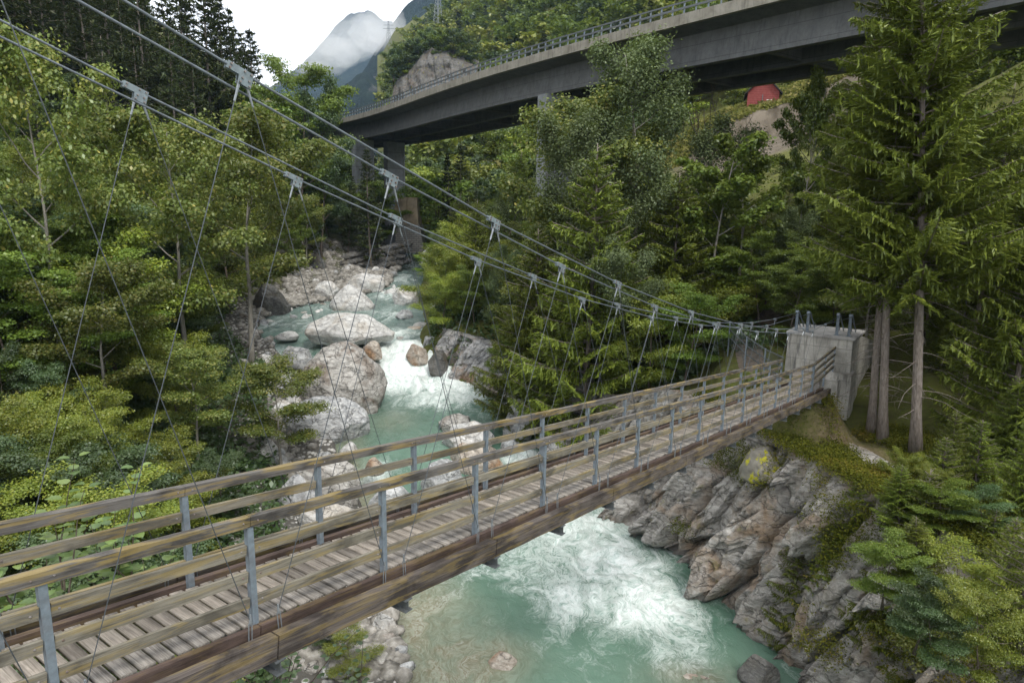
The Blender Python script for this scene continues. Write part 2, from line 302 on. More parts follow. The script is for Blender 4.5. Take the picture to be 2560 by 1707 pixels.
def zt(F, R):
    F = np.atleast_1d(np.asarray(F, float)); R = np.atleast_1d(np.asarray(R, float)); Lb, Rb, zr = riv(F)
    dl = Lb - R; dr = R - Rb
    gl = .4 + .10 * np.clip(dl, 0, 3.5) + .36 * np.clip(dl - 3.5, 0, 22) + .55 * np.clip(dl - 25.5, 0, 25) + .95 * np.clip(dl - 50, 0, 70) + .3 * np.clip(dl - 120, 0, 400)
    bar = sstep(66, 74, F) * (1 - sstep(84, 96, F))             # gravel bar
    gl = gl * (1 - bar * .55 * (dl < 14) * sstep(14, 9, dl))
    dr = dr - 1.8 * sstep(60, 50, F) * np.clip(dr / 1.5, 0, 1)
    ch = np.interp(F, [0, 14, 26, 33, 37, 42, 48, 52, 58, 70], [7.5, 6.6, 6.3, 6.6, 6.4, 3.6, 3.0, 2.6, 2.0, 1.6])      # cliff height
    cw = np.interp(F, [0, 14, 26, 34, 44, 60], [3, 3, 2.5, 3.2, 2.2, 2.0])
    sl = np.interp(F, [10, 24, 32, 40, 60, 80, 100], [.06, .10, .14, .30, .33, .37, .42])
    gr = ch * np.clip(dr / cw, 0, 1) + np.minimum(sl * np.clip(dr - cw, 0, 60), 26) + .25 * np.clip(dr - cw - 22, 0, 200) * (F < 60)
    z = zr + np.where(dl > 0, gl, np.where(dr > 0, gr, 0))
    inw = np.minimum(-dl, -dr); z = z - np.where(inw > 0, .35 + .5 * np.clip(inw, 0, 2.5), 0)
    hill = .50 * F + .80 * R - 80                                 # big wooded hillside behind the viaduct
    hill = np.minimum(hill, 150 + .15 * (hill - 150)) - 14 * sstep(1, 0, (R - Rb) / 22.) * (F > 95)
    hz = np.where((dr > 0) & (F > 60), hill, -99); z = np.maximum(z, hz) + .0
    # landslip scar under the meadow
    z = z + np.where(dr > 8, 3.0 * sstep(91, 94, F) * sstep(22, 27, R) * (1 - sstep(46, 60, R)) * (1 - sstep(100, 125, F)), 0)
    z = np.where((R < 4), z + (-5.4 - z) * (1 - sstep(1.5, 8.5, F)) * sstep(4, 0, R), z)
    amp = np.clip(np.minimum(np.maximum(dl, dr) / 6, 1), .0, 1) * .8
    z = z + amp * f2(F, R, 4, .16) + .12 * f2(F + 50, R, 3, .9) + np.clip((F - 110) / 100, 0, 1) * 4 * f2(F, R, 3, .025) * (dr > 5)
    # level pad around the anchor block and the path behind it
    d = np.hypot(F - 32.0, R - 13.0); z = z + (-7.75 - z) * sstep(3.6, 2.0, d) * (R > 10.8) * sstep(15.0, 14.2, R)
    z = np.where((F > 27) & (F < 33) & (R > 13.5) & (R < 18), np.minimum(z, -8.75 + .1 * (R - 14)), z)
    pa = np.array([(28.8, 12.4), (33, 12.0), (38, 13.4), (44, 17.0)]); pz = [-7.62, -7.6, -7.1, -6.2]; dm = np.full(z.shape, 99.); tz = 0 * z
    for i in range(3):
        a, b = pa[i], pa[i + 1]; ab = b - a; t = np.clip(((F - a[0]) * ab[0] + (R - a[1]) * ab[1]) / (ab @ ab), 0, 1); q = np.hypot(F - a[0] - t * ab[0], R - a[1] - t * ab[1]); k = q < dm
        dm = np.where(k, q, dm); tz = np.where(k, pz[i] + t * (pz[i + 1] - pz[i]), tz)
    z = z + (tz - z) * sstep(2.6, 1.2, dm) * (R > 10.6)
    return z
def hit(u, v, F0=6, F1=700):
    r = ray(u, v); f = r[:2] @ HD; Fs = np.geomspace(F0, F1, 1500); t = Fs / f; Rs = t * (r[:2] @ RT); zs = t * r[2]
    g = zt(Fs, Rs) > zs; i = int(np.argmax(g)) if g.any() else len(Fs) - 1
    return Fs[i], Rs[i], float(zt(Fs[i], Rs[i])[0])
# ground sheet
Fg = np.concatenate([np.linspace(-60, 8, 24), np.linspace(9, 60, 130), np.linspace(60.8, 130, 110), np.linspace(132, 420, 90), np.geomspace(430, 1500, 24)])
ug = np.linspace(-1, 1, 300); sp = np.sign(ug) * (np.abs(ug) ** 1.7)
FF, UU = np.meshgrid(Fg, sp, indexing='ij'); HWd = np.clip(60 + np.abs(FF) * .95, 60, 1200); Lb_, Rb_, _ = riv(FF)
RR = (Lb_ + Rb_) / 2 * (1 - np.abs(UU)) + UU * HWd
ZZ = zt(FF.ravel(), RR.ravel()).reshape(FF.shape)
V = np.stack([CAM[0] + FF * HD[0] + RR * RT[0], CAM[1] + FF * HD[1] + RR * RT[1], CAM[2] + ZZ], -1).reshape(-1, 3)
def gridf(a, b): i = np.arange(a - 1)[:, None] * b + np.arange(b - 1)[None]; i = i.ravel(); return np.stack([i, i + 1, i + b + 1, i + b], 1)
dl_ = (Lb_ - RR); dr_ = (RR - Rb_)
grav = np.clip(sstep(11, 5, dl_) * sstep(-3, -1, dl_) * (FF > 18) + sstep(3, 0, dl_) * (dl_ > -2), 0, 1)
mead = (sstep(94, 96, FF) * sstep(20, 26, RR) * (1 - sstep(60, 75, RR)) * (1 - sstep(112, 118, FF)))
mead = np.maximum(mead, sstep(150, 160, FF) * (1 - sstep(190, 205, FF)) * sstep(-8, -2, RR) * (1 - sstep(14, 22, RR)))
scar = sstep(80, 84, FF) * (1 - sstep(94.5, 96, FF)) * sstep(18, 24, RR) * (1 - sstep(44, 52, RR))
bare = np.exp(-(((FF - 26.3) / 1.9) ** 2 + ((RR - 13.9) / 1.5) ** 2)) * (dr_ > 2)
g, n, p = nmat('forest_floor', .95, .1); P = pos(n)
a = noise(n, P, .8, 7, .65, .4); b = noise(n, P, 6, 6, .7)
c = ramp(n, a, [(.3, (.055, .055, .018)), (.5, (.085, .10, .024)), (.68, (.13, .145, .03))])
c = mixc(n, math_(n, 'MULTIPLY', ramp(n, b, [(.4, (0, 0, 0)), (.65, (1, 1, 1))]), .4), c, (.12, .085, .055))
peb = n.nodes.new('ShaderNodeTexVoronoi'); peb.inputs['Scale'].default_value = 3.2; n.links.new(P, peb.inputs['Vector'])
gc = ramp(n, peb.outputs['Color'], [(0, (.22, .21, .19)), (.5, (.38, .37, .35)), (1, (.52, .50, .47))])
gc = mixc(n, ramp(n, peb.outputs['Distance'], [(.28, (0, 0, 0)), (.45, (1, 1, 1))]), gc, (.09, .085, .075))
c = mixc(n, attr(n, 'gravel'), c, gc)
c = mixc(n, attr(n, 'meadow'), c, ramp(n, b, [(.3, (.13, .125, .04)), (.6, (.22, .20, .075))]))
c = mixc(n, attr(n, 'scar'), c, ramp(n, noise(n, mapping(n, P, (.5, .5, .15)), 1.1, 7, .65), [(.35, (.075, .062, .045)), (.6, (.16, .135, .105))]))
c = mixc(n, attr(n, 'bare'), c, ramp(n, b, [(.3, (.07, .048, .032)), (.65, (.19, .14, .10))]))
n.links.new(c, p.inputs['Base Color']); bump(n, p, b, .08, .8)
me = mesh('ground', V, gridf(*FF.shape)[:, ::-1], g, True, {'gravel': ('FLOAT', 'POINT', grav), 'meadow': ('FLOAT', 'POINT', mead), 'scar': ('FLOAT', 'POINT', scar), 'bare': ('FLOAT', 'POINT', bare)})
tag(link('ground', me), kind='structure')

# water -------------------------------------------------------------
Fw = np.concatenate([np.linspace(-58, 12, 30), np.linspace(12.2, 62, 330), np.linspace(62.3, 132, 190), np.linspace(134, 200, 30)]); tw = np.linspace(0, 1, 90)
FF, TT = np.meshgrid(Fw, tw, indexing='ij'); Lb_, Rb_, zr_ = riv(FF); RR = Lb_ - 1.6 + TT * (Rb_ - Lb_ + 3.2)
def gs(u, v, z, su, sv=None, a=1.):
    f0, r0, _ = onz(u, v, z); sv = sv or su; return a * np.exp(-(((FF - f0) / sv) ** 2 + ((RR - r0) / su) ** 2))
foam = 0.03 + .13 * (FF < 38) * (FF > 20) + .05 * (FF > 50)
for q in [(1450, 1215, -15.9, 2.6, 2.4, .56), (1545, 1300, -16, 2.2, 2.6, .50), (1400, 1310, -16, 3.0, 2.2, .42), (1600, 1430, -16, 2.2, 2.8, .52), (1480, 1380, -16, 2.6, 1.6, .42), (1270, 1290, -16, 2.8, 1.6, .48), (1330, 1420, -16, 2.4, 1.6, .36), (1500, 1480, -16, 2.6, 2.0, .34), (1180, 1400, -16, 2.4, 1.6, .2), (1420, 1500, -16, 1.6, 1.4, .36), (1680, 1530, -16, 1.6, 2.0, .48), (1560, 1560, -16, 2.2, 1.2, .3), (1730, 1640, -16, 1.3, 1.3, .32), (1290, 1340, -16, 2.5, 1.4, .3),
          (1290, 1180, -15.3, 1.2, 2.0, 1.), (1310, 1130, -14.8, .8, 1.5, 1.), (1150, 990, -14.1, 4.0, 2.2, .62), (1080, 1010, -14.2, 3., 2., .5), (1200, 1045, -14.4, 2.5, 1.5, .35), (1060, 930, -13, 3.2, 2.2, 1.15), (1000, 905, -12.6, 2.5, 2.2, 1.1), (1130, 945, -13.4, 2.6, 1.5, 1.), (1000, 862, -11.6, 1.7, 1.6, .8), (1035, 880, -12, 1.2, 2., 1.), (960, 835, -11.3, 2.2, 1.8, .6), (1030, 832, -11.2, 2.5, 1.4, .6), (965, 960, -13.6, 1.5, 1.5, .6),
          (965, 790, -10.8, 2, 2.4, .55), (970, 745, -10.2, 2.4, 3.4, .6), (1010, 700, -9.3, 2, 5, .6), (1030, 660, -8.4, 1.5, 7, .5), (1050, 635, -7.8, 1.6, 9, .7), (740, 815, -11, 5, 1.6, .35), (800, 775, -10.6, 5, 1.8, .35), (690, 800, -10.8, 3, 2, .35), (690, 860, -11.3, 3.2, 1.4, .4), (960, 1160, -15, 1.8, 1.2, .75), (840, 865, -11.6, 4, 1.4, .35), (720, 930, -12.6, 3, 2.4, .5)]:
    foam = foam + gs(*q)
turb = np.clip(foam, 0, 1.3)
fl = np.stack([FF, RR, 0 * FF], -1).reshape(-1, 3)
wav = (.10 + .34 * turb * (.35 + .65 * (FF > 38))) * f2(FF * .8, RR * 1.5, 5, .9, .55) + (.02 + .10 * turb) * f2(FF, RR, 3, 3.1)
steps = .25 * np.sin(FF * 1.1 + .6 * RR) * np.clip(turb - .45, 0, 1) * (FF > 48)
Zw = zr_ + wav + steps + .25 * np.clip(turb - .8, 0, 1)
V = np.stack([CAM[0] + FF * HD[0] + RR * RT[0], CAM[1] + FF * HD[1] + RR * RT[1], CAM[2] + Zw], -1).reshape(-1, 3)
m, n, p = nmat('river_water', .09, .5); p.inputs['IOR'].default_value = 1.33
fv = n.nodes.new('ShaderNodeAttribute'); fv.attribute_name = 'flow'; fv = fv.outputs['Vector']
wz = n.nodes.new('ShaderNodeTexNoise'); wz.inputs['Scale'].default_value = .45; wz.inputs['Detail'].default_value = 3; n.links.new(fv, wz.inputs['Vector'])
sc1 = n.nodes.new('ShaderNodeVectorMath'); sc1.operation = 'SCALE'; sc1.inputs['Scale'].default_value = 3.4; n.links.new(wz.outputs['Color'], sc1.inputs[0])
ad = n.nodes.new('ShaderNodeVectorMath'); ad.operation = 'ADD'; n.links.new(fv, ad.inputs[0]); n.links.new(sc1.outputs[0], ad.inputs[1]); wv = ad.outputs[0]
n1 = noise(n, mapping(n, wv, (.55, 1, 1)), .55, 9, .62, 1.2); n2 = noise(n, mapping(n, wv, (.7, 1.5, 1)), 1.8, 9, .7, 1.8); n3 = noise(n, mapping(n, wv, (1, 2.2, 1)), 5.5, 5, .65, .8)
rid = math_(n, 'SUBTRACT', 1., math_(n, 'MULTIPLY', math_(n, 'ABSOLUTE', math_(n, 'SUBTRACT', n2, .5)), 7.))
fo = attr(n, 'foam')
k = math_(n, 'ADD', math_(n, 'MULTIPLY', n1, 1.7), math_(n, 'MULTIPLY', n3, .7)); k = math_(n, 'ADD', k, math_(n, 'MULTIPLY', math_(n, 'MAXIMUM', rid, 0.), .22))
k = math_(n, 'ADD', math_(n, 'SUBTRACT', k, 1.60), math_(n, 'MULTIPLY', fo, .98))
fm = ramp(n, k, [(.0, (0, 0, 0)), (.16, (.12, .12, .12)), (.42, (.42, .42, .42)), (.85, (1, 1, 1))])
deep = ramp(n, noise(n, fv, .16, 4, .5), [(.35, (.062, .125, .088)), (.65, (.115, .19, .142))])
sx = n.nodes.new('ShaderNodeSeparateXYZ'); n.links.new(fv, sx.inputs[0])
up = math_(n, 'MULTIPLY', math_(n, 'SUBTRACT', sx.outputs[0], 42.), .05); up = math_(n, 'MINIMUM', math_(n, 'MAXIMUM', up, 0.), 1.)
deep = mixc(n, up, deep, ramp(n, n1, [(.35, (.10, .155, .135)), (.65, (.20, .26, .235))]))
shal = math_(n, 'MULTIPLY', attr(n, 'shallow'), ramp(n, n1, [(.3, (.5, .5, .5)), (.6, (1, 1, 1))])); deep = mixc(n, shal, deep, ramp(n, n2, [(.4, (.17, .15, .095)), (.6, (.26, .27, .20))]))
c = mixc(n, fm, deep, ramp(n, n2, [(.36, (.48, .58, .54)), (.56, (.76, .79, .77))])); n.links.new(c, p.inputs['Base Color'])
n.links.new(math_(n, 'MULTIPLY_ADD', fm, .5, .10), p.inputs['Roughness'])
hb = math_(n, 'ADD', math_(n, 'MULTIPLY', n3, .6), n2); bump(n, p, hb, .10, .55)
dl_ = RR - Lb_
shal_ = np.clip(sstep(5.0, 1.0, dl_) * (FF < 36) + .8 * sstep(3, .5, dl_) * (FF > 36) * (FF < 50), 0, 1) + gs(1250, 1645, -16, 1.2) + .9 * gs(1740, 1690, -16, 1.5, .8) + gs(980, 1050, -14.3, 1.5, 2., .5)
me = mesh('river', V, gridf(*FF.shape)[:, ::-1], m, True, {'foam': ('FLOAT', 'POINT', np.clip(foam, 0, 1.05)), 'flow': ('FLOAT_VECTOR', 'POINT', fl), 'shallow': ('FLOAT', 'POINT', np.clip(shal_, 0, 1))})
tag(link('river', me), kind='structure')

# right-hand cliff: foliated slabs, steep plates leaning over the river ---------------------
def cliff(name, foot, top, nseg, nt_, mat, seed, amp=.55, cell=(3.1, 1.1), lean=.0, back=3.4):
    foot = np.array(foot, float); top = np.array(top, float); r = np.random.default_rng(seed)
    s = np.concatenate([[0], np.cumsum(np.hypot(*np.diff(foot[:, :2], axis=0).T))]); sg = np.linspace(0, s[-1], nseg)
    Fp = np.stack([np.interp(sg, s, foot[:, k]) for k in range(3)], 1); Tp = np.stack([np.interp(sg, s, top[:, k]) for k in range(3)], 1)
    t = np.linspace(0, 1, nt_); A, T = np.meshgrid(sg, t, indexing='ij')
    Pt = Fp[:, None, :] * (1 - T[..., None]) + Tp[:, None, :] * T[..., None]
    H = (Tp[:, 2] - Fp[:, 2])[:, None] * T
    off = 0 * A
    for lev, (ca, cb, am) in enumerate([(cell[0] * 2.0, cell[1] * 2.0, amp), (cell[0] * .9, cell[1] * .8, amp * .42), (cell[0] * .3, cell[1] * .34, amp * .16)]):
        th = 1.66 + .05 * lev                                   # bedding direction in the face plane
        wa = A + .4 * f2(A, H, 4, .45); wh = H + .4 * f2(A + 9, H, 4, .45)
        a = (wa * math.cos(th) + wh * math.sin(th)) / ca; b = (-wa * math.sin(th) + wh * math.cos(th)) / cb
        ia = np.floor(a); ib = np.floor(b); best = np.full(A.shape, 1e9); best2 = best.copy(); val = 0 * A
        for da in (-1, 0, 1):
            for db in (-1, 0, 1):
                q = np.stack([(ia + da).ravel(), (ib + db).ravel(), np.full(A.size, seed + 31 * lev)], 1); h1 = _h(q).reshape(A.shape); h2 = _h(q + [0, 0, 7]).reshape(A.shape); h3 = _h(q + [0, 0, 13]).reshape(A.shape); h4 = _h(q + [0, 0, 23]).reshape(A.shape)
                x = ia + da + h1; y = ib + db + h2; d = (a - x) ** 2 + (b - y) ** 2
                vv = (h3 - .5) * 2 + (a - x) * (h4 - .5) * 1.3 + (b - y) * (h1 - .62) * 1.6
                mk = d < best; best2 = np.where(mk, best, np.minimum(best2, d)); best = np.where(mk, d, best); val = np.where(mk, vv, val)
        off = off + am * val - am * (.75, .28, .05)[lev] * np.exp(-((np.sqrt(best2) - np.sqrt(best)) / .07) ** 2)
    off = off + .16 * f2(A * 1.5, H * 1.5, 5, .9, .6)
    tf = np.gradient(Fp[:, :2], axis=0); tf /= np.linalg.norm(tf, axis=1)[:, None] + 1e-9
    nrm = np.stack([tf[:, 1], -tf[:, 0]], 1); nrm *= np.sign((-nrm[:, 1:2]) + 1e-9)       # towards the river (smaller R)
    fade = sstep(1.02, .84, T); off = off * fade
    Pt[..., 0] += nrm[:, None, 0] * off; Pt[..., 1] += nrm[:, None, 1] * off; Pt[..., 2] += -.3 * off * fade
    top_ = Pt[:, -1:].copy(); ex_ = [top_ + np.array([0, back * e, -.25 * e]) + np.stack([sg * 0, sg * 0, .15 * f2(sg, sg * 0 + e, 3, .8)], 1)[:, None] for e in (.15, .4, .7, 1.)]
    Pt = np.concatenate([Pt] + ex_, 1); nt_ += 4
    V = np.stack([CAM[0] + Pt[..., 0] * HD[0] + Pt[..., 1] * RT[0], CAM[1] + Pt[..., 0] * HD[1] + Pt[..., 1] * RT[1], CAM[2] + Pt[..., 2]], -1).reshape(-1, 3)
    return tag(link(name, mesh(name, V, gridf(nseg, nt_), mat)), kind='structure')
def rb(F, dz, dR): l, r_, z = riv(F); return (F, float(r_) + dR, float(z) + dz)
fo_ = [(F, rb(F, 0, 0)[1] - .25, rb(F, -1.2, 0)[2]) for F in (8, 12, 15, 18, 21, 23, 25.5, 27, 29, 30.5, 32, 33.4, 34.5, 36, 38, 39.5, 41, 43)]
hh = [7, 7, 7, 7, 7, 6.9, 6.8, 6.8, 6.8, 7.0, 7.2, 7.1, 6.9, 6.3, 5.4, 4.4, 4.2, 4.]
dd = [3.4, 3.4, 3.4, 3.3, 3.2, 3.0, 2.8, 2.9, 3.2, 3.4, 3.5, 3.6, 3.6, 3.4, 3., 2.6, 2.4, 2.4]
to_ = [(F, rb(F, 0, d)[1], rb(F, h, 0)[2]) for F, h, d in zip((8, 12, 15, 18, 21, 23, 25.5, 27, 29, 30.5, 32, 33.4, 34.5, 36, 38, 39.5, 41, 43), hh, dd)]
cliff('gorge_cliff', fo_, to_, 620, 230, RK['cliff'], 5, 1.15)
fo_ = [(F, rb(F, 0, 0)[1] - .3, rb(F, -1.1, 0)[2]) for F in (41, 44, 47, 50, 52, 53.2, 54.5, 56)]
to_ = [(F, rb(F, 0, d)[1], rb(F, h, 0)[2]) for F, h, d in zip((41, 44, 47, 50, 52, 53.2, 54.5, 56), [4.2, 3.8, 3.4, 3.1, 2.9, 2.8, 2.6, 2.2], [2.4, 2.3, 2.3, 2.3, 2.2, 2.2, 2.2, 2])]
cliff('bank_rock', fo_, to_, 300, 90, RK['cliff_low'], 11, .5, (2., .7))

# boulders ------------------------------------------------------------------------------------
def ico(sub):
    import bmesh
    bm = bmesh.new(); bmesh.ops.create_icosphere(bm, subdivisions=sub, radius=1); bm.verts.ensure_lookup_table()
    V = np.array([v.co[:] for v in bm.verts]); F = np.array([[v.index for v in f.verts] for f in bm.faces]); bm.free(); return V, F
ICO = {2: ico(2), 3: ico(3), 4: ico(4), 5: ico(5), 6: ico(6)}
def rock_mesh(name, size, seed, mat, sub=5, planes=14, cut=.72, rough=.05, peak=None, noisef=2.2):
    V, F = ICO[sub]; V = V.copy(); r = np.random.default_rng(seed)
    for _ in range(planes):
        nrm = r.normal(size=3); nrm /= np.linalg.norm(nrm); d = r.uniform(cut, cut + .2); q = V @ nrm; ex = np.clip(q - d, 0, None); V -= (ex * .94)[:, None] * nrm
    if peak is not None:
        f = np.clip(V[:, 2], 0, 1); V[:, 0] = V[:, 0] * (1 - .55 * f) + peak * f; V[:, 1] *= (1 - .4 * f)
    dn = fbm(V * noisef + seed, 5, .55); V *= (1 + rough * dn * 2.2)[:, None]; V += rough * .5 * fbm(V * 9 + seed, 3)[:, None] * V
    V[:, 2] = np.where(V[:, 2] < -.35, -.35 + (V[:, 2] + .35) * .4, V[:, 2]); V[:, 2] += .3
    return mesh(name, V * np.asarray(size) / 2 * np.array([1, 1, 1.45]), F, mat, True)
def boulder(label, u0, u1, v0, v1, z, mat, seed, depth=.8, sub=5, cat='boulder', group=None, name='boulder', rz=None, lift=0., **k):
    f, r, _ = onz((u0 + u1) / 2, v1, z); D = f / .96; wd = (u1 - u0) / 1707 * D; ht = max((v1 - v0) / 1707 * D * .95, .25)
    f2_ = f + wd * depth * .32; P = W(f2_, r * (f2_ / f), z + lift)
    o = link(name, rock_mesh(name, (wd * 1.04, wd * depth, ht * 1.12), seed, mat, sub, **k), None, P - [0, 0, ht * .08])
    a = math.atan2(HD[1], HD[0]) - math.pi / 2; o.rotation_euler = (0, 0, a + (rz or 0)); tag(o, label, cat, group); return o
boulder('giant rough brown-grey boulder with cracked flanks standing in the rapids', 752, 968, 856, 1030, -14.2, RK['brown'], 5, .9, 6, cut=.78, rough=.055, planes=16)
boulder('big white and grey veined boulder at the foot of the giant brown one', 712, 925, 996, 1100, -14.5, RK['grey'], 12, .8, 6, cut=.74)
boulder('smooth white dome of rock between the giant boulder and the veined one', 775, 872, 998, 1050, -14.2, RK['white'], 31, .8, 5, rough=.02, cut=.85, planes=6)
boulder('long flat white slab boulder in the middle of the upper stream', 748, 982, 771, 852, -11.0, RK['white'], 8, .55, 6, cut=.66, rough=.03, peak=.05)
boulder('smooth pointed whitish boulder behind the long flat slab', 827, 934, 712, 776, -10.5, RK['white'], 21, .8, 5, rough=.015, cut=.8, planes=8, peak=-.12)
boulder('large pale boulder on the gravel bar edge, farthest of the big white ones', 864, 960, 675, 723, -9.4, RK['white'], 24, .7, 5, cut=.68)
boulder('medium white boulder resting on the gravel left of the pointed one', 784, 851, 701, 738, -9.6, RK['white'], 27, .8, 5)
boulder('slanting white boulder against the right bank trees', 980, 1052, 716, 761, -10.2, RK['white'], 29, .8, 5, cut=.68)
boulder('flat tan stone in midstream upstream of the slanting white boulder', 960, 1006, 720, 738, -9.9, RK['white'], 33, .7, 4)
boulder('grey wedge stone in midstream right of the long flat slab', 989, 1032, 771, 797, -10.8, RK['grey'], 35, .7, 4)
boulder('small oval whitish stone by the right bank above the falls', 1033, 1072, 805, 820, -11.1, RK['white'], 37, .7, 4, rough=.02)
boulder('low brown stone just left of the small oval whitish stone', 1018, 1060, 815, 826, -11.2, RK['rust'], 38, .7, 4, rough=.03)
boulder('rounded white stone with orange wet foot behind the giant boulder', 905, 956, 850, 893, -12.0, RK['rust'], 40, .9, 5, rough=.02)
boulder('blue-grey smooth boulder left of the giant boulder', 704, 782, 857, 914, -12.4, RK['grey'], 42, .8, 5, cut=.7)
boulder('thin whitish flat rock left of the long slab, half under water', 688, 752, 829, 848, -11.3, RK['white'], 44, .7, 4)
boulder('square brown rock with orange face where the falls pour past it', 1016, 1072, 858, 904, -12.4, RK['rust'], 46, .9, 5, cut=.62, planes=22)
boulder('dark wet rock beside the orange-faced one on the right bank', 1066, 1122, 866, 930, -13.0, RK['dark'], 48, .9, 5, cut=.64, planes=20)
boulder('dark rock right of the falls at the foot of the bank', 1112, 1164, 880, 935, -13.3, RK['dark'], 50, .9, 5, cut=.66)
boulder('rounded grey stone on top of the dark right bank rocks', 1054, 1102, 838, 868, -11.6, RK['grey'], 52, .9, 4)
boulder('grey-brown boulder behind the pale flat boulder near the railing', 1094, 1186, 1036, 1080, -14.6, RK['brown'], 54, .8, 5)
boulder('pale flat-topped boulder in the pool seen over the far handrail', 1096, 1250, 1056, 1128, -14.9, RK['white'], 56, .8, 6, cut=.66)
boulder('white lower boulder with brown wet foot under the pale flat-topped one', 1112, 1262, 1105, 1180, -15.6, RK['rust'], 57, .8, 5, cut=.7)
boulder('white triangular stone in the pool behind the railing', 850, 896, 1102, 1136, -14.6, RK['white'], 59, .8, 4, peak=.2)
boulder('orange-brown block seen between the far rails', 912, 962, 1143, 1182, -14.8, RK['rust'], 61, .9, 4, cut=.62)
boulder('large grey mossy boulder behind the far railing on the left', 752, 915, 1136, 1250, -15.3, RK['brown'], 63, .8, 5)
boulder('white marbled slab seen between the rails left of the middle', 905, 1045, 1200, 1330, -16.0, RK['grey'], 65, .8, 5, cut=.7)
boulder('black and white marbled boulder under the pale flat-topped boulder', 1040, 1180, 1145, 1260, -15.9, RK['grey'], 67, .8, 6, cut=.68)
boulder('broad white slab seen between the rails at the left bank', 740, 930, 1235, 1360, -16.0, RK['white'], 69, .7, 5, cut=.66)
boulder('grey rounded rock low beside the left bank under the far railing', 690, 800, 1185, 1280, -15.6, RK['grey'], 71, .8, 5)
boulder('pale rock with rusty edge on the bank under the bridge', 925, 1008, 1515, 1610, -15.9, RK['white'], 73, .8, 5, cut=.66)
boulder('pale tan stone just breaking the green water near the bottom', 1212, 1296, 1626, 1672, -16.05, RK['rust'], 75, .9, 5, rough=.04, lift=-.18)
boulder('brown drowned rock in the bottom corner of the pool by the cliff', 1690, 1790, 1672, 1712, -16.1, RK['rust'], 77, .9, 5, rough=.05, lift=-.3)
boulder('grey wet rock at the very foot of the cliff, bottom edge', 1840, 1950, 1640, 1720, -16.0, RK['dark'], 79, .9, 5)
boulder('grey striped rock outcrop on the left bank under the trees', 632, 724, 700, 790, -10.8, RK['dark'], 81, 1., 6, cut=.7, rough=.07)
boulder('dark leaning rock outcrop in the shade of the left bank trees', 768, 822, 632, 694, -9.0, RK['dark'], 83, 1., 5, rough=.07)
boulder('tall grey rock on the right bank seen under the far handrail', 1250, 1345, 990, 1100, -14.6, RK['grey'], 85, .8, 6, cut=.64, planes=22)
boulder('brown and white striped rock behind the middle rails', 1330, 1440, 1080, 1190, -15.2, RK['cliff_low'], 87, .8, 6, cut=.64, planes=22)
boulder('pale boulder at the far bend of the river by the right trees', 1052, 1086, 618, 656, -7.0, RK['white'], 89, .9, 4)
# the block with yellow lichen under the end of the bridge
lich, n, p = nmat('rock_yellow_lichen', .85, .2); P = objc(n)
c = ramp(n, noise(n, P, 1.6, 7, .65, .5), [(.3, (.10, .09, .075)), (.65, (.25, .235, .20))])
c = mixc(n, ramp(n, noise(n, P, 2.2, 5, .6), [(.56, (0, 0, 0)), (.61, (1, 1, 1))]), c, (.36, .34, .03)); n.links.new(c, p.inputs['Base Color']); bump(n, p, noise(n, P, 6, 5, .6), .05)
_f, _r, _z = onF(1905, 1180, 26.0)
o = link('boulder', rock_mesh('boulder', (2.3, 1.9, 1.75), 91, lich, 5, cut=.66, planes=20), None, W(27.0, onF(1905, 1175, 27.0)[1], onF(1905, 1180, 27.0)[2] - .2))
tag(o, 'square rock with a bright yellow lichen patch under the bridge end', 'rock')
# smaller stones, individually placed, sharing a few meshes
stm = [rock_mesh('stone', (1, .85, .6), 100 + i, RK[['white', 'grey', 'white', 'brown', 'rust'][i]], 4, planes=18, cut=.58, rough=.04) for i in range(5)]
def stones(name, pts, phrase, group, mats=(0, 1, 2, 3), smin=.3, smax=.9):
    out_ = []
    for f, r in pts:
        z = max(float(zt(f, r)[0]), float(riv(f)[2]) - .15); s = float(rng.uniform(smin, smax)); o = link(name, stm[int(rng.choice(mats))], None, W(f, r, z - .05))
        o.scale = (s * rng.uniform(.8, 1.3), s * rng.uniform(.8, 1.2), s * rng.uniform(.7, 1.1)); o.rotation_euler = (rng.uniform(-.2, .2), rng.uniform(-.2, .2), rng.uniform(0, 6.28)); out_.append(o)
    by_place(out_, phrase, 'stone', group)
pts = []
for _ in range(75):
    u = rng.uniform(722, 990); v = rng.uniform(688, 768 - (u - 722) * .12); f, r, _z = onz(u, v, -9.4); pts.append((f, r))
stones('stone', pts, 'the pale loose stones on the gravel bar upstream', 'stones on the gravel bar', smin=.35, smax=1.2)
pts = [onz(rng.uniform(655, 760), rng.uniform(900, 1130), -13.6)[:2] for _ in range(34)] + [onz(rng.uniform(600, 720), rng.uniform(800, 880), -11)[:2] for _ in range(16)]
stones('stone', pts, 'the white stones left of the giant boulder', 'stones beside the giant boulder', smin=.5, smax=1.7)
pts = [onz(rng.uniform(640, 1010), rng.uniform(1480, 1707), -15.8)[:2] for _ in range(60)]
stones('stone', pts, 'the loose stones on the bank beneath the near beam', 'stones on the bank under the bridge', smin=.2, smax=.8, mats=(1, 3, 3, 4))
pts = [onz(u, v, -7.5)[:2] for u, v in zip(rng.uniform(985, 1070, 14), rng.uniform(605, 645, 14))]
stones('stone', pts, 'the grey stones at the far bend of the river', 'stones at the river bend', smin=.5, smax=1.2)
pts = [onz(u, v, z)[:2] for u, v, z in [(805, 1130, -14.5), (840, 1150, -14.6), (1130, 1215, -15.8), (1180, 1240, -15.9), (1010, 1270, -16), (960, 1290, -16), (1270, 1120, -14.8), (700, 1120, -14.2), (1000, 860, -11.9), (1085, 800, -11)]]
stones('stone', pts, 'the wet stones in the rapids around the bridge', 'stones in the rapids', smin=.8, smax=1.7)
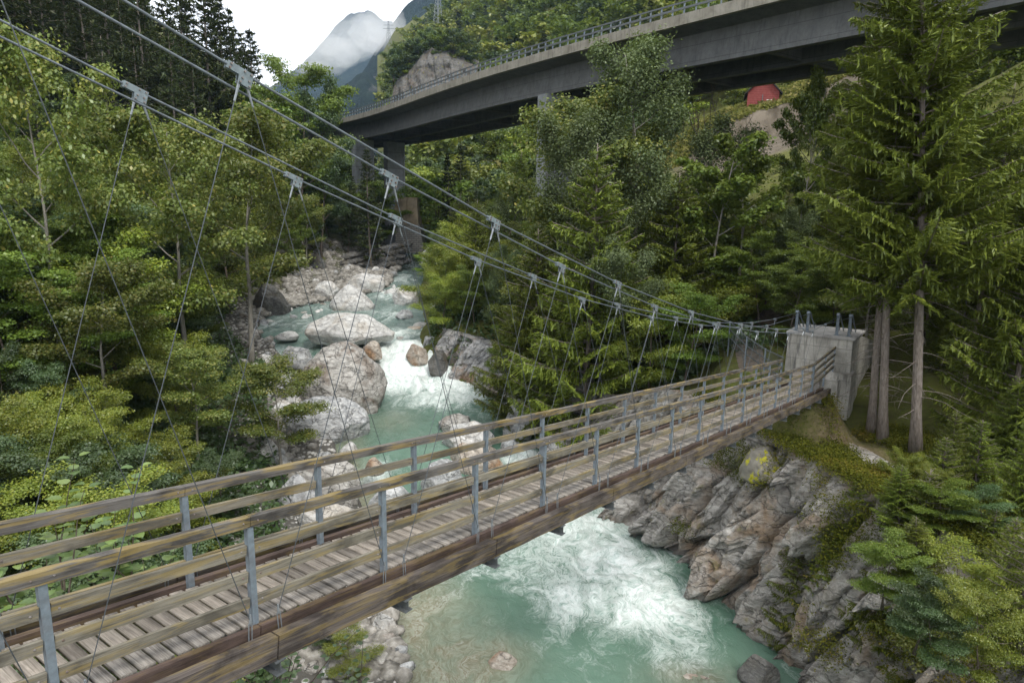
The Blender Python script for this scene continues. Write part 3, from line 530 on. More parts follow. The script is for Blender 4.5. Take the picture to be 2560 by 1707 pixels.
# cobbles nobody could count
N = 5200; Vs, Fs = ico(1); A_, B_ = [], []
k = 0
while k < N:
    if rng.random() < .55: f, r, z = onz(rng.uniform(690, 1010), rng.uniform(680, 775), -9.6)
    elif rng.random() < .6: f, r, z = onz(rng.uniform(560, 1020), rng.uniform(1420, 1707), -15.8)
    else: f, r, z = onz(rng.uniform(600, 780), rng.uniform(800, 1130), -13.5)
    l_, r_, zz = riv(f)
    if r > l_ + .6: k += 1; continue
    z = float(zt(f, r)[0]); s = .06 + .34 * rng.random() ** 2.2 * (1 + f / 70)
    q = Vs * rng.uniform(.7, 1.3, 3) * s * [1, 1, .6]; a = rng.uniform(0, 6.28); q = q @ np.array([[math.cos(a), -math.sin(a), 0], [math.sin(a), math.cos(a), 0], [0, 0, 1]])
    A_.append(q + W(f, r, z)); B_.append(Fs + len(Vs) * len(B_)); k += 1
gm, n, p = nmat('cobbles', .85, .3); n.links.new(ramp(n, noise(n, pos(n), 2.5, 4, .6), [(.3, (.10, .092, .078)), (.5, (.22, .205, .18)), (.7, (.40, .38, .345))]), p.inputs['Base Color'])
tag(link('cobbles', mesh('cobbles', np.concatenate(A_), np.concatenate(B_), gm, True)), 'pale grey river cobbles covering the gravel banks', 'gravel', None, 'stuff')
#BRIDGE
# ------------------------------------------------------------------ suspension footbridge
def dz(x): i = x / S; return S * (5.779e-4 * i * (i - 16) - .1131 * i)
WB = 1.215; HR = 1.186; X0 = -3 * S; XE = 28.9
br = thing('suspension_footbridge', 'narrow timber and steel suspension footbridge crossing over the turquoise river', 'footbridge', (0, 0, 0))
def Pb(x, y, z): return np.array([x, y, dz(x) + z])
# deck planks: one part, its planks are pattern
A_, B_, T_ = [], [], []; x = X0; k = 0
cube = np.array([[a, b, c] for a in (-1, 1) for b in (-1, 1) for c in (-1, 1)]) * .5; cf = np.array([(0, 1, 3, 2), (4, 6, 7, 5), (0, 4, 5, 1), (2, 3, 7, 6), (0, 2, 6, 4), (1, 5, 7, 3)])
while x < 31.9:
    wd = .137 + rng.uniform(-.004, .004); y0 = .045 + rng.uniform(-.012, .012); y1 = WB - .03 + rng.uniform(-.012, .012)
    q = cube * [wd, y1 - y0, .045]; a = rng.uniform(-.006, .006); q[:, 0] += q[:, 1] * a; xx = min(x, XE)
    z = dz(xx) + rng.uniform(-.003, .003); sl = (dz(xx + .1) - dz(xx)) / .1 if x < XE else 0
    q[:, 2] += q[:, 0] * sl; yo = 0 if x < XE else (x - XE) * .22
    A_.append(q + [x, (y0 + y1) / 2 + yo, z - .03]); B_.append(cf + 8 * k); T_ += [float(rng.random())] * 6; x += .171; k += 1
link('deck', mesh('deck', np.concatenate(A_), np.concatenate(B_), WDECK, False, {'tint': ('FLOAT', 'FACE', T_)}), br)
for side, y in ((-1, -.075), (1, WB + .075)):
    m_ = MB()
    for a in np.arange(-3, 16, 2): m_.beam(Pb(max(a * S, X0), y, -.07), Pb(min((a + 2) * S - .012, XE), y, -.07), .075, .17, n=8, wob=.002, seed=int(a) + 50)
    m_.obj('inner_beam', WBIN, br)
    yo = -.345 if side < 0 else WB + .345
    for a in range(-3, 16, 2): MB().beam(Pb(max(a * S, X0), yo, -.10), Pb(min((a + 2) * S - .02, XE), yo, -.10), .125, .25, n=10, wob=.004, seed=a + 9 + side).obj('outer_beam', WBEAM, br)
for k in range(-3, 17):
    x = k * S; m_ = MB(); z = dz(x)
    m_.bb(x - .06, x + .06, -.43, WB + .43, z - .243, z - .233); m_.bb(x - .004, x + .004, -.42, WB + .42, z - .375, z - .243); m_.bb(x - .06, x + .06, -.43, WB + .43, z - .385, z - .375)
    m_.obj('cross_beam', DKST, br)
# railings
for side in (0, 1):
    y = 0 if side == 0 else WB
    for k in range(-3, 16):
        x = k * S; m_ = MB(); z0 = dz(x) - .16; z1 = dz(x) + HR - .07
        for (a, b, c_, d_) in ((-.033, .033, -.033, -.027), (-.033, -.027, -.027, .033), (.027, .033, -.027, .033)): m_.bb(x + a, x + b, y + c_, y + d_, z0, z1)
        m_.obj('post', GALV, br)
    def bolt_(m_, x, yy, hz):
        p_ = Pb(x, yy, hz); m_.tube([p_, p_ - [0, .010, 0]], [.012, .006], 6)
    for a in range(-3, 15, 2):
        b = min(a + 2, 15); m_ = MB().beam(Pb(a * S, y - .005, HR - .05), Pb(b * S - .006, y - .005, HR - .05), .085, .105, n=10, wob=.003, seed=a + 77 * side); k_ = len(m_.f)
        for q in (a * S + .08, (a + 1) * S - .08, (a + 1) * S + .08, b * S - .08): bolt_(m_, q, y - .047, HR - .05)
        m_.obj2('handrail', k_, WRAIL, BOLT, br)
    for j, hz in enumerate((.83, .545, .26)):
        for k in range(-3, 15):
            m_ = MB().beam(Pb(k * S + .042, y + .008, hz + rng.uniform(-.004, .004)), Pb((k + 1) * S - .042, y + .008, hz + rng.uniform(-.004, .004)), .04, .108, n=5, wob=.0022, seed=k + 30 * j + 7 * side); k_ = len(m_.f)
            for q in (k * S + .1, (k + 1) * S - .1): bolt_(m_, q, y - .012, hz)
            m_.obj2('rail_board', k_, WBOARD, BOLT, br)
# cables
xo = np.array([-9, -5, 0, 1.8, 5.4, 9, 12.6, 16.2, 19.8, 23.4, 27, 32.3]); zo = np.array([9.6, 7.85, 5.80, 5.12, 3.85, 2.76, 1.84, 1.10, .50, .05, -.25, -.62])
xe = np.array([-9, -5, 0, 3.6, 7.2, 10.8, 14.4, 18, 21.6, 25.2, 32.3]); ze = np.array([9.4, 7.65, 5.62, 4.34, 3.16, 2.15, 1.33, .66, .12, -.28, -.64])
def cz(odd, x): a, b = (xo, zo) if odd else (xe, ze); return float(np.interp(x, a, b))
def cy(side, odd, x):
    b = -.25 if side == 0 else 1.49; e = ((-.3 if odd else .22) if side == 0 else (2.02 if odd else 1.52)); off = (.035 if odd else -.035) * (-1 if side == 0 else 1)
    t = max(0, (x - 25.2) / 7.1); return (b + off) * (1 - t) + e * t
CL = {}
for side in (0, 1):
    for odd in (1, 0):
        a = xo if odd else xe; m_ = MB(); m_.tube([(x, cy(side, odd, x), cz(odd, x)) for x in a] + [(34.4, cy(side, odd, 32.3), -1.5)], .0115, 8); m_.obj('main_cable', CABLE, br)
for side in (0, 1):
    for k in range(-3, 16):
        odd = k % 2; x = k * S; yc = cy(side, odd, x); zc = cz(odd, x); d = np.array([1, 0, (cz(odd, x + .1) - cz(odd, x - .1)) / .2]); d /= np.linalg.norm(d); up = np.array([-d[2], 0, d[0]])
        c0 = np.array([x, yc, zc]); m_ = MB(); sd = 1 if side == 0 else 1
        for yo in (-.022, .016):
            poly = [(-.13, .032), (.12, .032), (.125, -.10), (.0, -.10), (-.01, -.032), (-.13, -.034)]
            m_.prism([c0 + d * a + up * b + [0, yo, 0] for a, b in poly], (0, 0, 0), (0, .007, 0))
        m_.box(c0 + up * .0, (.25, .03, .05), [d, (0, 1, 0), up]); k_ = len(m_.f)
        for a, b in ((-.10, .014), (-.105, -.02), (.03, .014), (.095, .014), (.025, -.045), (.09, -.045), (.015, -.085), (.105, -.085)):
            q = c0 + d * a + up * b; m_.tube([q - [0, .036, 0], q + [0, .03, 0]], .010, 6)
        m_.obj2('cable_clamp', k_, CLAMP, BOLT, br)
        for dk, off in ((-1, (.02, -.095)), (1, (.105, -.095))):
            if not (-3 <= k + dk <= 15): continue
            xa = (k + dk) * S + (.16 if dk < 0 else -.16); ya = -.19 if side == 0 else WB + .19
            top = c0 + d * off[0] + up * off[1]; bot = np.array([xa, ya, dz(xa) + .17]); v = bot - top; ln = np.linalg.norm(v); v /= ln; m_ = MB(); base = np.array([xa - dk * .02, ya, dz(xa) - .2])
            m_.tube([top + v * .1, bot], .0046, 5); hg = m_.obj('hanger_rope', ROPE, br)
            m_ = MB(); m_.tube([top, top + v * .045], .014, 6); m_.tube([top + v * .04, top + v * .16], [.012, .010], 6); m_.obj('socket', SILV, hg)
            m_ = MB(); w_ = base - bot; w_ /= np.linalg.norm(w_); sdv = np.cross(w_, (0, 1, 0)); sdv /= np.linalg.norm(sdv)
            m_.tube([bot - w_ * .07, bot + w_ * .03], [.009, .015], 6)
            for q in (-1, 1): m_.tube([bot + w_ * .02 + sdv * .018 * q, bot + w_ * .30 + sdv * .018 * q], .006, 5)
            m_.tube([bot + w_ * .27, base], .011, 6); m_.obj('turnbuckle', SILV, hg)

# ------------------------------------------------------------------ anchor block of the bridge
ab = thing('anchor_block', 'stained grey concrete anchor block with steel cable posts at the far end of the footbridge', 'anchor block', (32, .86, dz(XE)))
inv = np.array([32, .86, dz(XE)])
def asub(mb, name, m, parent, smooth=False): mb.v = [tuple(np.array(q) - inv) for q in mb.v]; return mb.obj(name, m, parent, smooth)
m_ = MB(); m_.prism([(32, -.62, -5.2), (32, 2.3, -4.0), (32, 2.26, -1.60), (32, -.54, -1.60)], (0, 0, 0), (2.5, 0, 0)); asub(m_, 'wall', CON, ab)
m_ = MB(); m_.prism([(31.9, -.66, -1.597), (31.9, 2.34, -1.597), (31.9, 2.34, -1.50), (31.9, -.66, -1.50)], (0, 0, 0), (2.7, 0, .03)); asub(m_, 'roof_slab', ROOFC, ab)
m_ = MB(); m_.bb(31.55, 32.9, -.72, .42, -5.25, -3.12); asub(m_, 'footing', CON, ab)
m_ = MB(); m_.prism([(34.5, -.5, -4.6), (37.2, -.75, -3.4), (37.2, -.75, -2.35), (34.5, -.5, -1.75)], (0, 0, 0), (0, .3, 0)); asub(m_, 'wing_wall', CON, ab)
m_ = MB(); m_.bb(31.2, 31.99, -.25, .9, -5.0, -3.4); asub(m_, 'deck_seat', CON, ab)
for y, hh_ in ((-.3, .93), (.22, .93), (1.52, .88), (2.02, .88)):
    m_ = MB(); x = 32.35; z0 = -1.49
    m_.bb(x - .055, x + .055, y - .06, y - .05, z0, z0 + hh_); m_.bb(x - .055, x + .055, y + .05, y + .06, z0, z0 + hh_); m_.bb(x - .006, x + .006, y - .05, y + .05, z0, z0 + hh_); m_.bb(x - .11, x + .11, y - .11, y + .11, z0 - .001, z0 + .02)
    sp_ = asub(m_, 'saddle_post', GALV, ab)
    m_ = MB(); m_.prism([(x - .12, y - .07, z0 + hh_), (x + .12, y - .07, z0 + hh_), (x + .1, y - .07, z0 + hh_ + .07), (x, y - .07, z0 + hh_ + .1), (x - .11, y - .07, z0 + hh_ + .07)], (0, 0, 0), (0, .14, 0)); asub(m_, 'saddle', GALV, sp_)
    for dy in (-.07, .07): m_ = MB(); m_.beam((x + .08, y + dy, z0 + hh_), (x + 1.15, y + dy * 1.2, z0 + .06), .03, .07); asub(m_, 'stay_beam', GALV, ab)
# splayed railing from the bridge to the block
fe = thing('railing', 'short splayed timber railing rising from the bridge end to the concrete block', 'railing', (27.05, 0, dz(27)))
o0 = np.array([27.05, 0, dz(27)]); a0 = np.array([27.07, -.02, dz(27)]); a1 = np.array([31.9, .12, dz(XE) + .12])
for t in (0.0, .52, .97):
    q = a0 * (1 - t) + a1 * t - o0; MB().bb(q[0] - .03, q[0] + .03, q[1] - .03, q[1] + .03, q[2] - .25, q[2] + 1.12).obj('post', GALV, fe)
for hz, m_ in ((HR - .05, WRAIL), (.83, WBOARD), (.545, WBOARD), (.26, WBOARD)): MB().beam(a0 - o0 + [0, 0, hz], a1 - o0 + [0, 0, hz], .06, .105, n=4, wob=.002).obj('rail_board' if hz < 1 else 'handrail', m_, fe)
# fence along the path, left of the block
fe = thing('path_fence', 'grey post and wire mesh fence climbing along the path left of the concrete block', 'fence', (27.3, WB, dz(27)))
o0 = np.array([27.3, WB, dz(27)]); pts = [np.array([27.3, WB + .02, dz(27)]), np.array([29.2, 2.5, dz(27) - .12]), np.array([31.0, 3.9, dz(27) + .0]), np.array([33.6, 5.6, dz(27) + .25])]
for q in pts[1:]: q_ = q - o0; MB().bb(q_[0] - .03, q_[0] + .03, q_[1] - .03, q_[1] + .03, q_[2] - .7, q_[2] + 1.25).obj('post', GALV, fe)
for a, b in zip(pts[:-1], pts[1:]):
    for hz in (1.2, .8, .4): MB().beam(a - o0 + [0, 0, hz], b - o0 + [0, 0, hz], .03, .05).obj('rail', DKST, fe)
m_ = MB()
for a, b in zip(pts[:-1], pts[1:]):
    nn_ = 26
    for i in range(nn_):
        t = i / nn_; q = a * (1 - t) + b * t - o0; t2 = min((i + 4) / nn_, 1); q2 = a * (1 - t2) + b * t2 - o0
        m_.tube([q + [0, 0, .02], q2 + [0, 0, 1.16]], .0022, 3, False); m_.tube([q2 + [0, 0, .02], q + [0, 0, 1.16]], .0022, 3, False)
m_.obj('wire_mesh', ROPE, fe)
pc = np.array([(28.6, 12.5), (31, 12.15), (33, 12.0), (35.5, 12.6), (38, 13.4), (41, 15.2), (44, 17.0)]); pv_ = []
pcs = np.stack([np.interp(np.linspace(0, 6, 40), range(7), pc[:, k]) for k in (0, 1)], 1)
for q in pcs:
    for o_ in np.linspace(-.7, .7, 7): pv_.append(W(q[0] - o_ * .15, q[1] + o_, float(zt(q[0], q[1] + o_)[0]) + .03))
tag(link('path', mesh('path', np.array(pv_), gridf(40, 7), flat('gravel_path', (.13, .105, .08), .95, .45, 3))), kind='structure')

# ------------------------------------------------------------------ motorway viaduct
vd = [(134, -52), (120, -36.5), (107.3, -24.6), (99, -20.1), (91.4, -15.7), (81, -9.4), (71.3, -3.6), (62.4, 1.9), (55, 7.4), (50.8, 10.4), (44.1, 15.3), (39.6, 18.9), (34.4, 22.8), (27, 27.2), (17, 31), (4, 34)]
vd = np.array(vd); s_ = np.concatenate([[0], np.cumsum(np.hypot(*np.diff(vd, axis=0).T))])
cf_ = [np.polyfit(s_, vd[:, k], 6) for k in (0, 1)]
SS = np.arange(0, s_[-1], 1.0); VP = np.stack([np.polyval(cf_[0], SS), np.polyval(cf_[1], SS)], 1)
tg = np.gradient(VP, axis=0); tg /= np.linalg.norm(tg, axis=1)[:, None]; nrv = np.stack([-tg[:, 1], tg[:, 0]], 1)
nrv *= np.sign((nrv * np.array([.52, .85])).sum(1))[:, None]
def vpt(i, off, z): f, r = VP[i] + nrv[i] * off; return W(f, r, z)
vi = thing('motorway_viaduct', 'long curved grey concrete motorway viaduct high over the valley on slab piers', 'viaduct', W(VP[60][0], VP[60][1], 12.2)); vo = np.array(vi.location)
def sweep(name, prof, m, i0=0, i1=None, st=1, parent=None, smooth=False):     # prof: closed list of (offset, z)
    idx = list(range(i0, (i1 or len(VP)), st)); n_ = len(prof); v = [vpt(i, o_, z) - vo for i in idx for o_, z in prof]
    f = [(a * n_ + k, a * n_ + (k + 1) % n_, (a + 1) * n_ + (k + 1) % n_, (a + 1) * n_ + k) for a in range(len(idx) - 1) for k in range(n_)]
    f += [tuple(range(n_))[::-1], tuple((len(idx) - 1) * n_ + k for k in range(n_))]
    return link(name, mesh(name, v, f, m, smooth), parent or vi)
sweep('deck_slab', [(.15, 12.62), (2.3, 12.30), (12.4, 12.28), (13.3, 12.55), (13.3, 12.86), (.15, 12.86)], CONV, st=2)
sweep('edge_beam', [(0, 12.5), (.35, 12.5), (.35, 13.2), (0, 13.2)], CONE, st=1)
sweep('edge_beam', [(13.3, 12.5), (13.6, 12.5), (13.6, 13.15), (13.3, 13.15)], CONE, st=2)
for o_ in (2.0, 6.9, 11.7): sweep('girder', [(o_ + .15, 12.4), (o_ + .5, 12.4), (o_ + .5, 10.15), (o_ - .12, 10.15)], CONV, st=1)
for i in range(3, len(VP) - 2, 9):
    for a, b in ((2.2, 6.6), (7.1, 11.7)):
        m_ = MB(); p0 = vpt(i, a, 10.7) - vo; p1 = vpt(i, b, 10.7) - vo; m_.beam(p0, p1, .3, .8); m_.obj('cross_beam', CONV, vi)
rl = sweep('guard_rail', [(.10, 13.92), (.16, 13.92), (.16, 14.02), (.10, 14.02)], DKST, st=1)
sweep('guard_rail', [(.10, 13.52), (.16, 13.52), (.16, 13.66), (.10, 13.66)], DKST, st=1)
m_ = MB(); n_p = 0
i0_ = int(np.argmin(np.abs(VP[:, 0] - 112)))
for i in range(i0_, i0_ + 100):
    q = vpt(i, .22, 13.6) - vo; m_.bb(q[0] - .045, q[0] + .045, q[1] - .045, q[1] + .045, q[2] - .45, q[2] + .44)
    m_.obj('rail_post', GALV, vi); m_ = MB()
def vidx(u): # index of the edge nearest an image column
    return int(np.argmin([abs(pix(vpt(i, 1, 10))[0] - u) for i in range(len(VP) - 14)]))
for u in (878, 1338):
    i = vidx(u) if u > 1000 else vidx(u)
    for a, b in ((1.5, 4.65), (7.0, 10.1)):
        m_ = MB(); q = [vpt(i - (0 if s2 < 0 else 0), o_, 0) - vo for s2 in (1,) for o_ in (a, b)]
        t3 = (tg[i][0] * HD + tg[i][1] * RT); t3 = np.array([t3[0], t3[1], 0]); n3 = q[1] - q[0]; n3[2] = 0; ln = np.linalg.norm(n3); n3 /= ln; c_ = (q[0] + q[1]) / 2
        zb = -10 if u < 1000 else -13.5; top = 10.145
        z0 = zb; cz_ = (z0 + top) / 2; c_[2] = CAM[2] + cz_ - vo[2]
        m_.box(c_, (ln, 1.15, top - z0), [n3, t3, (0, 0, 1)]); pr = m_.obj('pier', CONP, vi)
        for sg in (-1, 1):                                   # raised edge strips that frame the shallow recess
            for e in (-1, 1):
                m2 = MB(); m2.box(c_ + n3 * e * (ln / 2 - .14) + t3 * sg * .64, (.28, .13, top - z0 - .002), [n3, t3, (0, 0, 1)]); m2.obj('edge_strip', CONP, pr)
            m2 = MB(); c2 = c_.copy(); c2[2] = CAM[2] + top - vo[2] - .55; m2.box(c2 + t3 * sg * .64, (ln - .57, .13, 1.0), [n3, t3, (0, 0, 1)]); m2.obj('cap_strip', CONP, pr)

# ------------------------------------------------------------------ masonry pier, bank wall, barn, pylons, sign mast
f, r, z = onz(1020, 628, -6.6); Pm = W(f, r, -6.8)
mp_ = thing('old_bridge_pier', 'old stone masonry pier with a tan concrete top beside the far river bend', 'bridge pier', Pm, math.atan2(HD[1], HD[0]) - math.pi / 2)
mm, n, p = nmat('masonry', .9, .2); bk = n.nodes.new('ShaderNodeTexBrick'); bk.inputs['Scale'].default_value = 1.; bk.inputs['Brick Width'].default_value = .7; bk.inputs['Row Height'].default_value = .3; bk.inputs['Mortar Size'].default_value = .03
bk.inputs['Color1'].default_value = (.30, .28, .25, 1); bk.inputs['Color2'].default_value = (.20, .19, .17, 1); bk.inputs['Mortar'].default_value = (.09, .085, .08, 1)
n.links.new(mapping(n, objc(n), (1, 1, 1), (math.pi / 2, 0, 0)), bk.inputs['Vector']); n.links.new(bk.outputs[0], p.inputs['Base Color']); bump(n, p, bk.outputs['Fac'], .05, -.6)
MB().prism([(-1.6, -1, 0), (2.6, -1, 0), (1.9, -.7, 4.2), (-1.9, -.7, 4.2)], (0, 0, 0), (0, 4, 0)).obj('stone_base', mm, mp_)
MB().prism([(-2.2, -.8, 4.2), (1.7, -.8, 4.2), (1.5, -.8, 8.2), (-1.6, -.8, 8.2)], (0, 0, 0), (0, 4.2, 0)).obj('concrete_top', concrete('concrete_tan', (.20, .155, .10), (.36, .29, .20), .5), mp_)
wl = thing('bank_wall', 'rough dry stone retaining wall along the left bank near the river bend', 'stone wall', W(*onz(960, 680, -8.4)))
wo = np.array(wl.location); Vs, Fs = ICO[3]; A_, B_ = [], []
for k in range(150):
    t = rng.random() * .78; rw = rng.integers(0, 4); u = 858 + t * 205; f, r, z = onz(u, 690 - t * 42 , -9.0 + t * 1.6); f += rw * .5
    z = -8.9 + t * 1.9 + rw * .75; q = Vs.copy()
    for _ in range(9):
        nn_ = rng.normal(size=3); nn_ /= np.linalg.norm(nn_); e = np.clip(q @ nn_ - rng.uniform(.55, .75), 0, None); q -= e[:, None] * nn_
    q = q * rng.uniform(.55, 1.0, 3) * [1.1, 1., .6]; A_.append(q + W(f, r, z) - wo); B_.append(Fs + len(Vs) * k)
link('stonework', mesh('stonework', np.concatenate(A_), np.concatenate(B_), RK['dark'], True), wl)
# red barn on the meadow
f, r, _ = onF(1905, 281, 98); zb = onF(1905, 279, 98)[2]; bn = thing('red_barn', 'red boarded barn with a small white window on the meadow under the viaduct', 'barn', W(f, r, zb), math.atan2(HD[1], HD[0]) - math.pi / 2 - .3)
rw_, n, p = nmat('red_boards', .8, .2); O = objc(n); sx = n.nodes.new('ShaderNodeSeparateXYZ'); n.links.new(O, sx.inputs[0]); q = math_(n, 'FRACT', math_(n, 'MULTIPLY', sx.outputs[2], 3.6))
c = mixc(n, math_(n, 'LESS_THAN', q, .16), (.22, .05, .045), (.09, .018, .016)); c = mixc(n, ramp(n, noise(n, O, 3, 4), [(.4, (0, 0, 0)), (.7, (.4, .4, .4))]), c, (.27, .10, .085)); n.links.new(c, p.inputs['Base Color'])
bn.scale = (.85, .85, .85)
MB().prism([(-2.4, 0, -1.2), (2.4, 0, -1.2), (2.4, 0, 3.0), (.6, 0, 4.9), (-.6, 0, 4.9), (-2.4, 0, 3.0)], (0, 0, 0), (0, 6, 0)).obj('wall', rw_, bn)
MB().prism([(-2.9, -.5, 2.75), (-.55, -.5, 5.15), (.55, -.5, 5.15), (2.9, -.5, 2.75), (2.9, -.5, 2.55), (.5, -.5, 4.95), (-.5, -.5, 4.95), (-2.9, -.5, 2.55)], (0, 0, 0), (0, 7, 0)).obj('roof', flat('barn_roof', (.03, .028, .026)), bn)
wn = MB().bb(.55, 1.35, -.06, 0, .9, 1.8).obj('window', flat('white_paint', (.72, .72, .70)), bn); MB().bb(.68, 1.22, -.07, -.061, 1.03, 1.67).obj('pane', flat('dark_glass', (.05, .06, .07), .1), wn)
MB().bb(-.15, -.03, -.09, 0, 0, 2.6).obj('drain_pipe', DKST, bn)
bx = tag(MB().box(W(108, 44.8, onF(2122, 279, 108)[2] + .8), (1.4, .9, 1.7)).obj('cabinet', flat('dark_grey_paint', (.06, .065, .075))), 'small dark grey cabinet on the meadow right of the barn', 'cabinet')
bx.location = (0, 0, 0)
# pylons
def pylon(u, vb, vt, F, label):
    f, r, z = onF(u, vb, F); H_ = onF(u, vt, F)[2] - z; P = W(f, r, z); o = thing('power_pylon', label, 'pylon', P); m_ = MB(); b_ = H_ * .09; q = lambda s1, s2, t: np.array([s1 * b_ * (1 - .85 * t), s2 * b_ * (1 - .85 * t), H_ * t])
    for s1 in (-1, 1):
        for s2 in (-1, 1): m_.beam(q(s1, s2, 0), q(s1, s2, 1), .17, .17)
    for i in range(9):
        t0, t1 = i / 9, (i + 1) / 9
        for (a, b) in (((-1, -1), (1, -1)), ((1, -1), (1, 1)), ((1, 1), (-1, 1)), ((-1, 1), (-1, -1))): m_.beam(q(*a, t0), q(*b, t1), .08, .08); m_.beam(q(*b, t0), q(*a, t1), .08, .08)
    m_.obj('lattice_mast', SILV, o)
    for t in (.68, .82, .95): m_ = MB(); L_ = H_ * (.24 - .12 * (t - .68) * 2); m_.beam(-L_ * np.array([*RT, 0]) + [0, 0, H_ * t], L_ * np.array([*RT, 0]) + [0, 0, H_ * t], .25, .35); m_.obj('cross_arm', SILV, o)
pylon(1095, 62, -40, 420, 'lattice power pylon on the hilltop above the rock face'); pylon(972, 115, 52, 560, 'distant lattice power pylon in the mist left of the rock face')
f, r, z = onF(827, 312, 118); ms = thing('signal_mast', 'slim white mast beside the left end of the viaduct', 'mast', W(f, r, 11.5)); MB().tube([(0, 0, 0), (0, 0, 4.6)], .09, 6).obj('pole', SILV, ms); MB().bb(-.3, .3, -.2, .2, 4.1, 4.6).obj('lamp_head', SILV, ms)
#TREES
# ------------------------------------------------------------------ trees
def quads(c, nrm, size, r, el=1.7, wj=.25, axis=None):
    N = len(c); nrm = nrm / (np.linalg.norm(nrm, axis=1)[:, None] + 1e-9); a = r.normal(size=(N, 3)) if axis is None else axis + .25 * r.normal(size=(N, 3))
    a -= nrm * (a * nrm).sum(1)[:, None]; a /= np.linalg.norm(a, axis=1)[:, None] + 1e-9; b = np.cross(nrm, a)
    s = size * (1 + wj * r.uniform(-1, 1, N)); l = (s * .5 * math.sqrt(el))[:, None]; w_ = (s * .5 / math.sqrt(el))[:, None]
    sh = l * r.uniform(-.25, .1, (N, 1)); V = np.stack([c - a * l, c + a * sh + b * w_, c + a * l, c + a * sh - b * w_], 1).reshape(-1, 3)
    F = np.arange(4 * N).reshape(N, 4); return V, F
def bez(p0, d0, ln, curve, n, r, wob=.06):
    p = [np.array(p0, float)]; d = np.array(d0, float) / np.linalg.norm(d0)
    for i in range(n): d = d + np.array(curve) / n + r.normal(size=3) * wob; d /= np.linalg.norm(d); p.append(p[-1] + d * ln / n)
    return p
def broadleaf(seed, H=10., cr=3.2, leaf=.17, nl=15000, base=.22, lay=.55, clump=.62, droop=-.1, limbs=11, shape=.5, bark=BARK, lean=0.):
    r = np.random.default_rng(seed); tb = MB(); tr = bez((0, 0, 0), (lean, .02, 1), H * .92, (0, 0, .3), 9, r, .05); tr = np.array(tr)
    rad = [max(.012 * H * (1 - i / 9.5) ** 1.1, .02) for i in range(10)]; rad[0] *= 1.5; tb.tube(tr, rad, 7); cl = []
    for i in range(limbs):
        t = base + (.93 - base) * (i + .5) / limbs; k = t * 9; a = int(k); p0 = tr[a] * (1 - k + a) + tr[min(a + 1, 9)] * (k - a)
        az = i * 2.4 + r.uniform(-.4, .4); prof = math.sin(math.pi * min(max((t - base) / (1 - base), 0.06), .97) ** (.55 + .6 * shape)) ** .7
        ln = cr * (.35 + .75 * prof) * r.uniform(.75, 1.2); el = .25 + .9 * t; d = np.array([math.cos(az), math.sin(az), el])
        b = bez(p0, d, ln, (0, 0, droop), 6, r, .09); rr = rad[min(a, 9)] * .5; tb.tube(b, [max(rr * (1 - j / 7), .012) for j in range(7)], 5, False)
        for j in range(2, 7):
            for s in (-1, 1):
                q = np.array(b[j]); d2 = np.array(b[j]) - np.array(b[j - 1]); d2 /= np.linalg.norm(d2); sd = np.cross(d2, (0, 0, 1)) * s + d2 * .6 + [0, 0, r.uniform(-.15, .3)]
                l2 = ln * .42 * r.uniform(.5, 1.1) * (1.15 - j / 9); c = bez(q, sd, l2, (0, 0, droop), 3, r, .1)
                if j % 2: tb.tube(c, [.016, .012, .009, .006], 3, False)
                cl += [(c[-1], 1.), (c[-2], .8), (c[1], .55)]
        cl.append((b[-1], 1.))
    cl.append((tr[-1], .8)); P = np.array([c for c, _ in cl]); wt = np.array([w_ for _, w_ in cl]); wt /= wt.sum(); cn = r.choice(len(P), nl, p=wt)
    cs = r.uniform(.6, 1.25, len(P)) * clump * (cr / 3.2); d = r.normal(size=(nl, 3)); d /= np.linalg.norm(d, axis=1)[:, None]; rr = r.random(nl) ** .45
    off = d * rr[:, None] * cs[cn][:, None] * np.array([1.15, 1.15, lay]); c = P[cn] + off
    nrm = off * [.5, .5, .8] / cs[cn][:, None] + np.array([0, 0, .75]) + r.normal(size=(nl, 3)) * .42
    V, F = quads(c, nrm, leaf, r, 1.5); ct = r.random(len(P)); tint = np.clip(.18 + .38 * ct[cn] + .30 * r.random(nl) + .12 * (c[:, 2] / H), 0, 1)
    tint = np.where(r.random(nl) < .02, 1., np.minimum(tint, .85)); return tb, V, F, tint
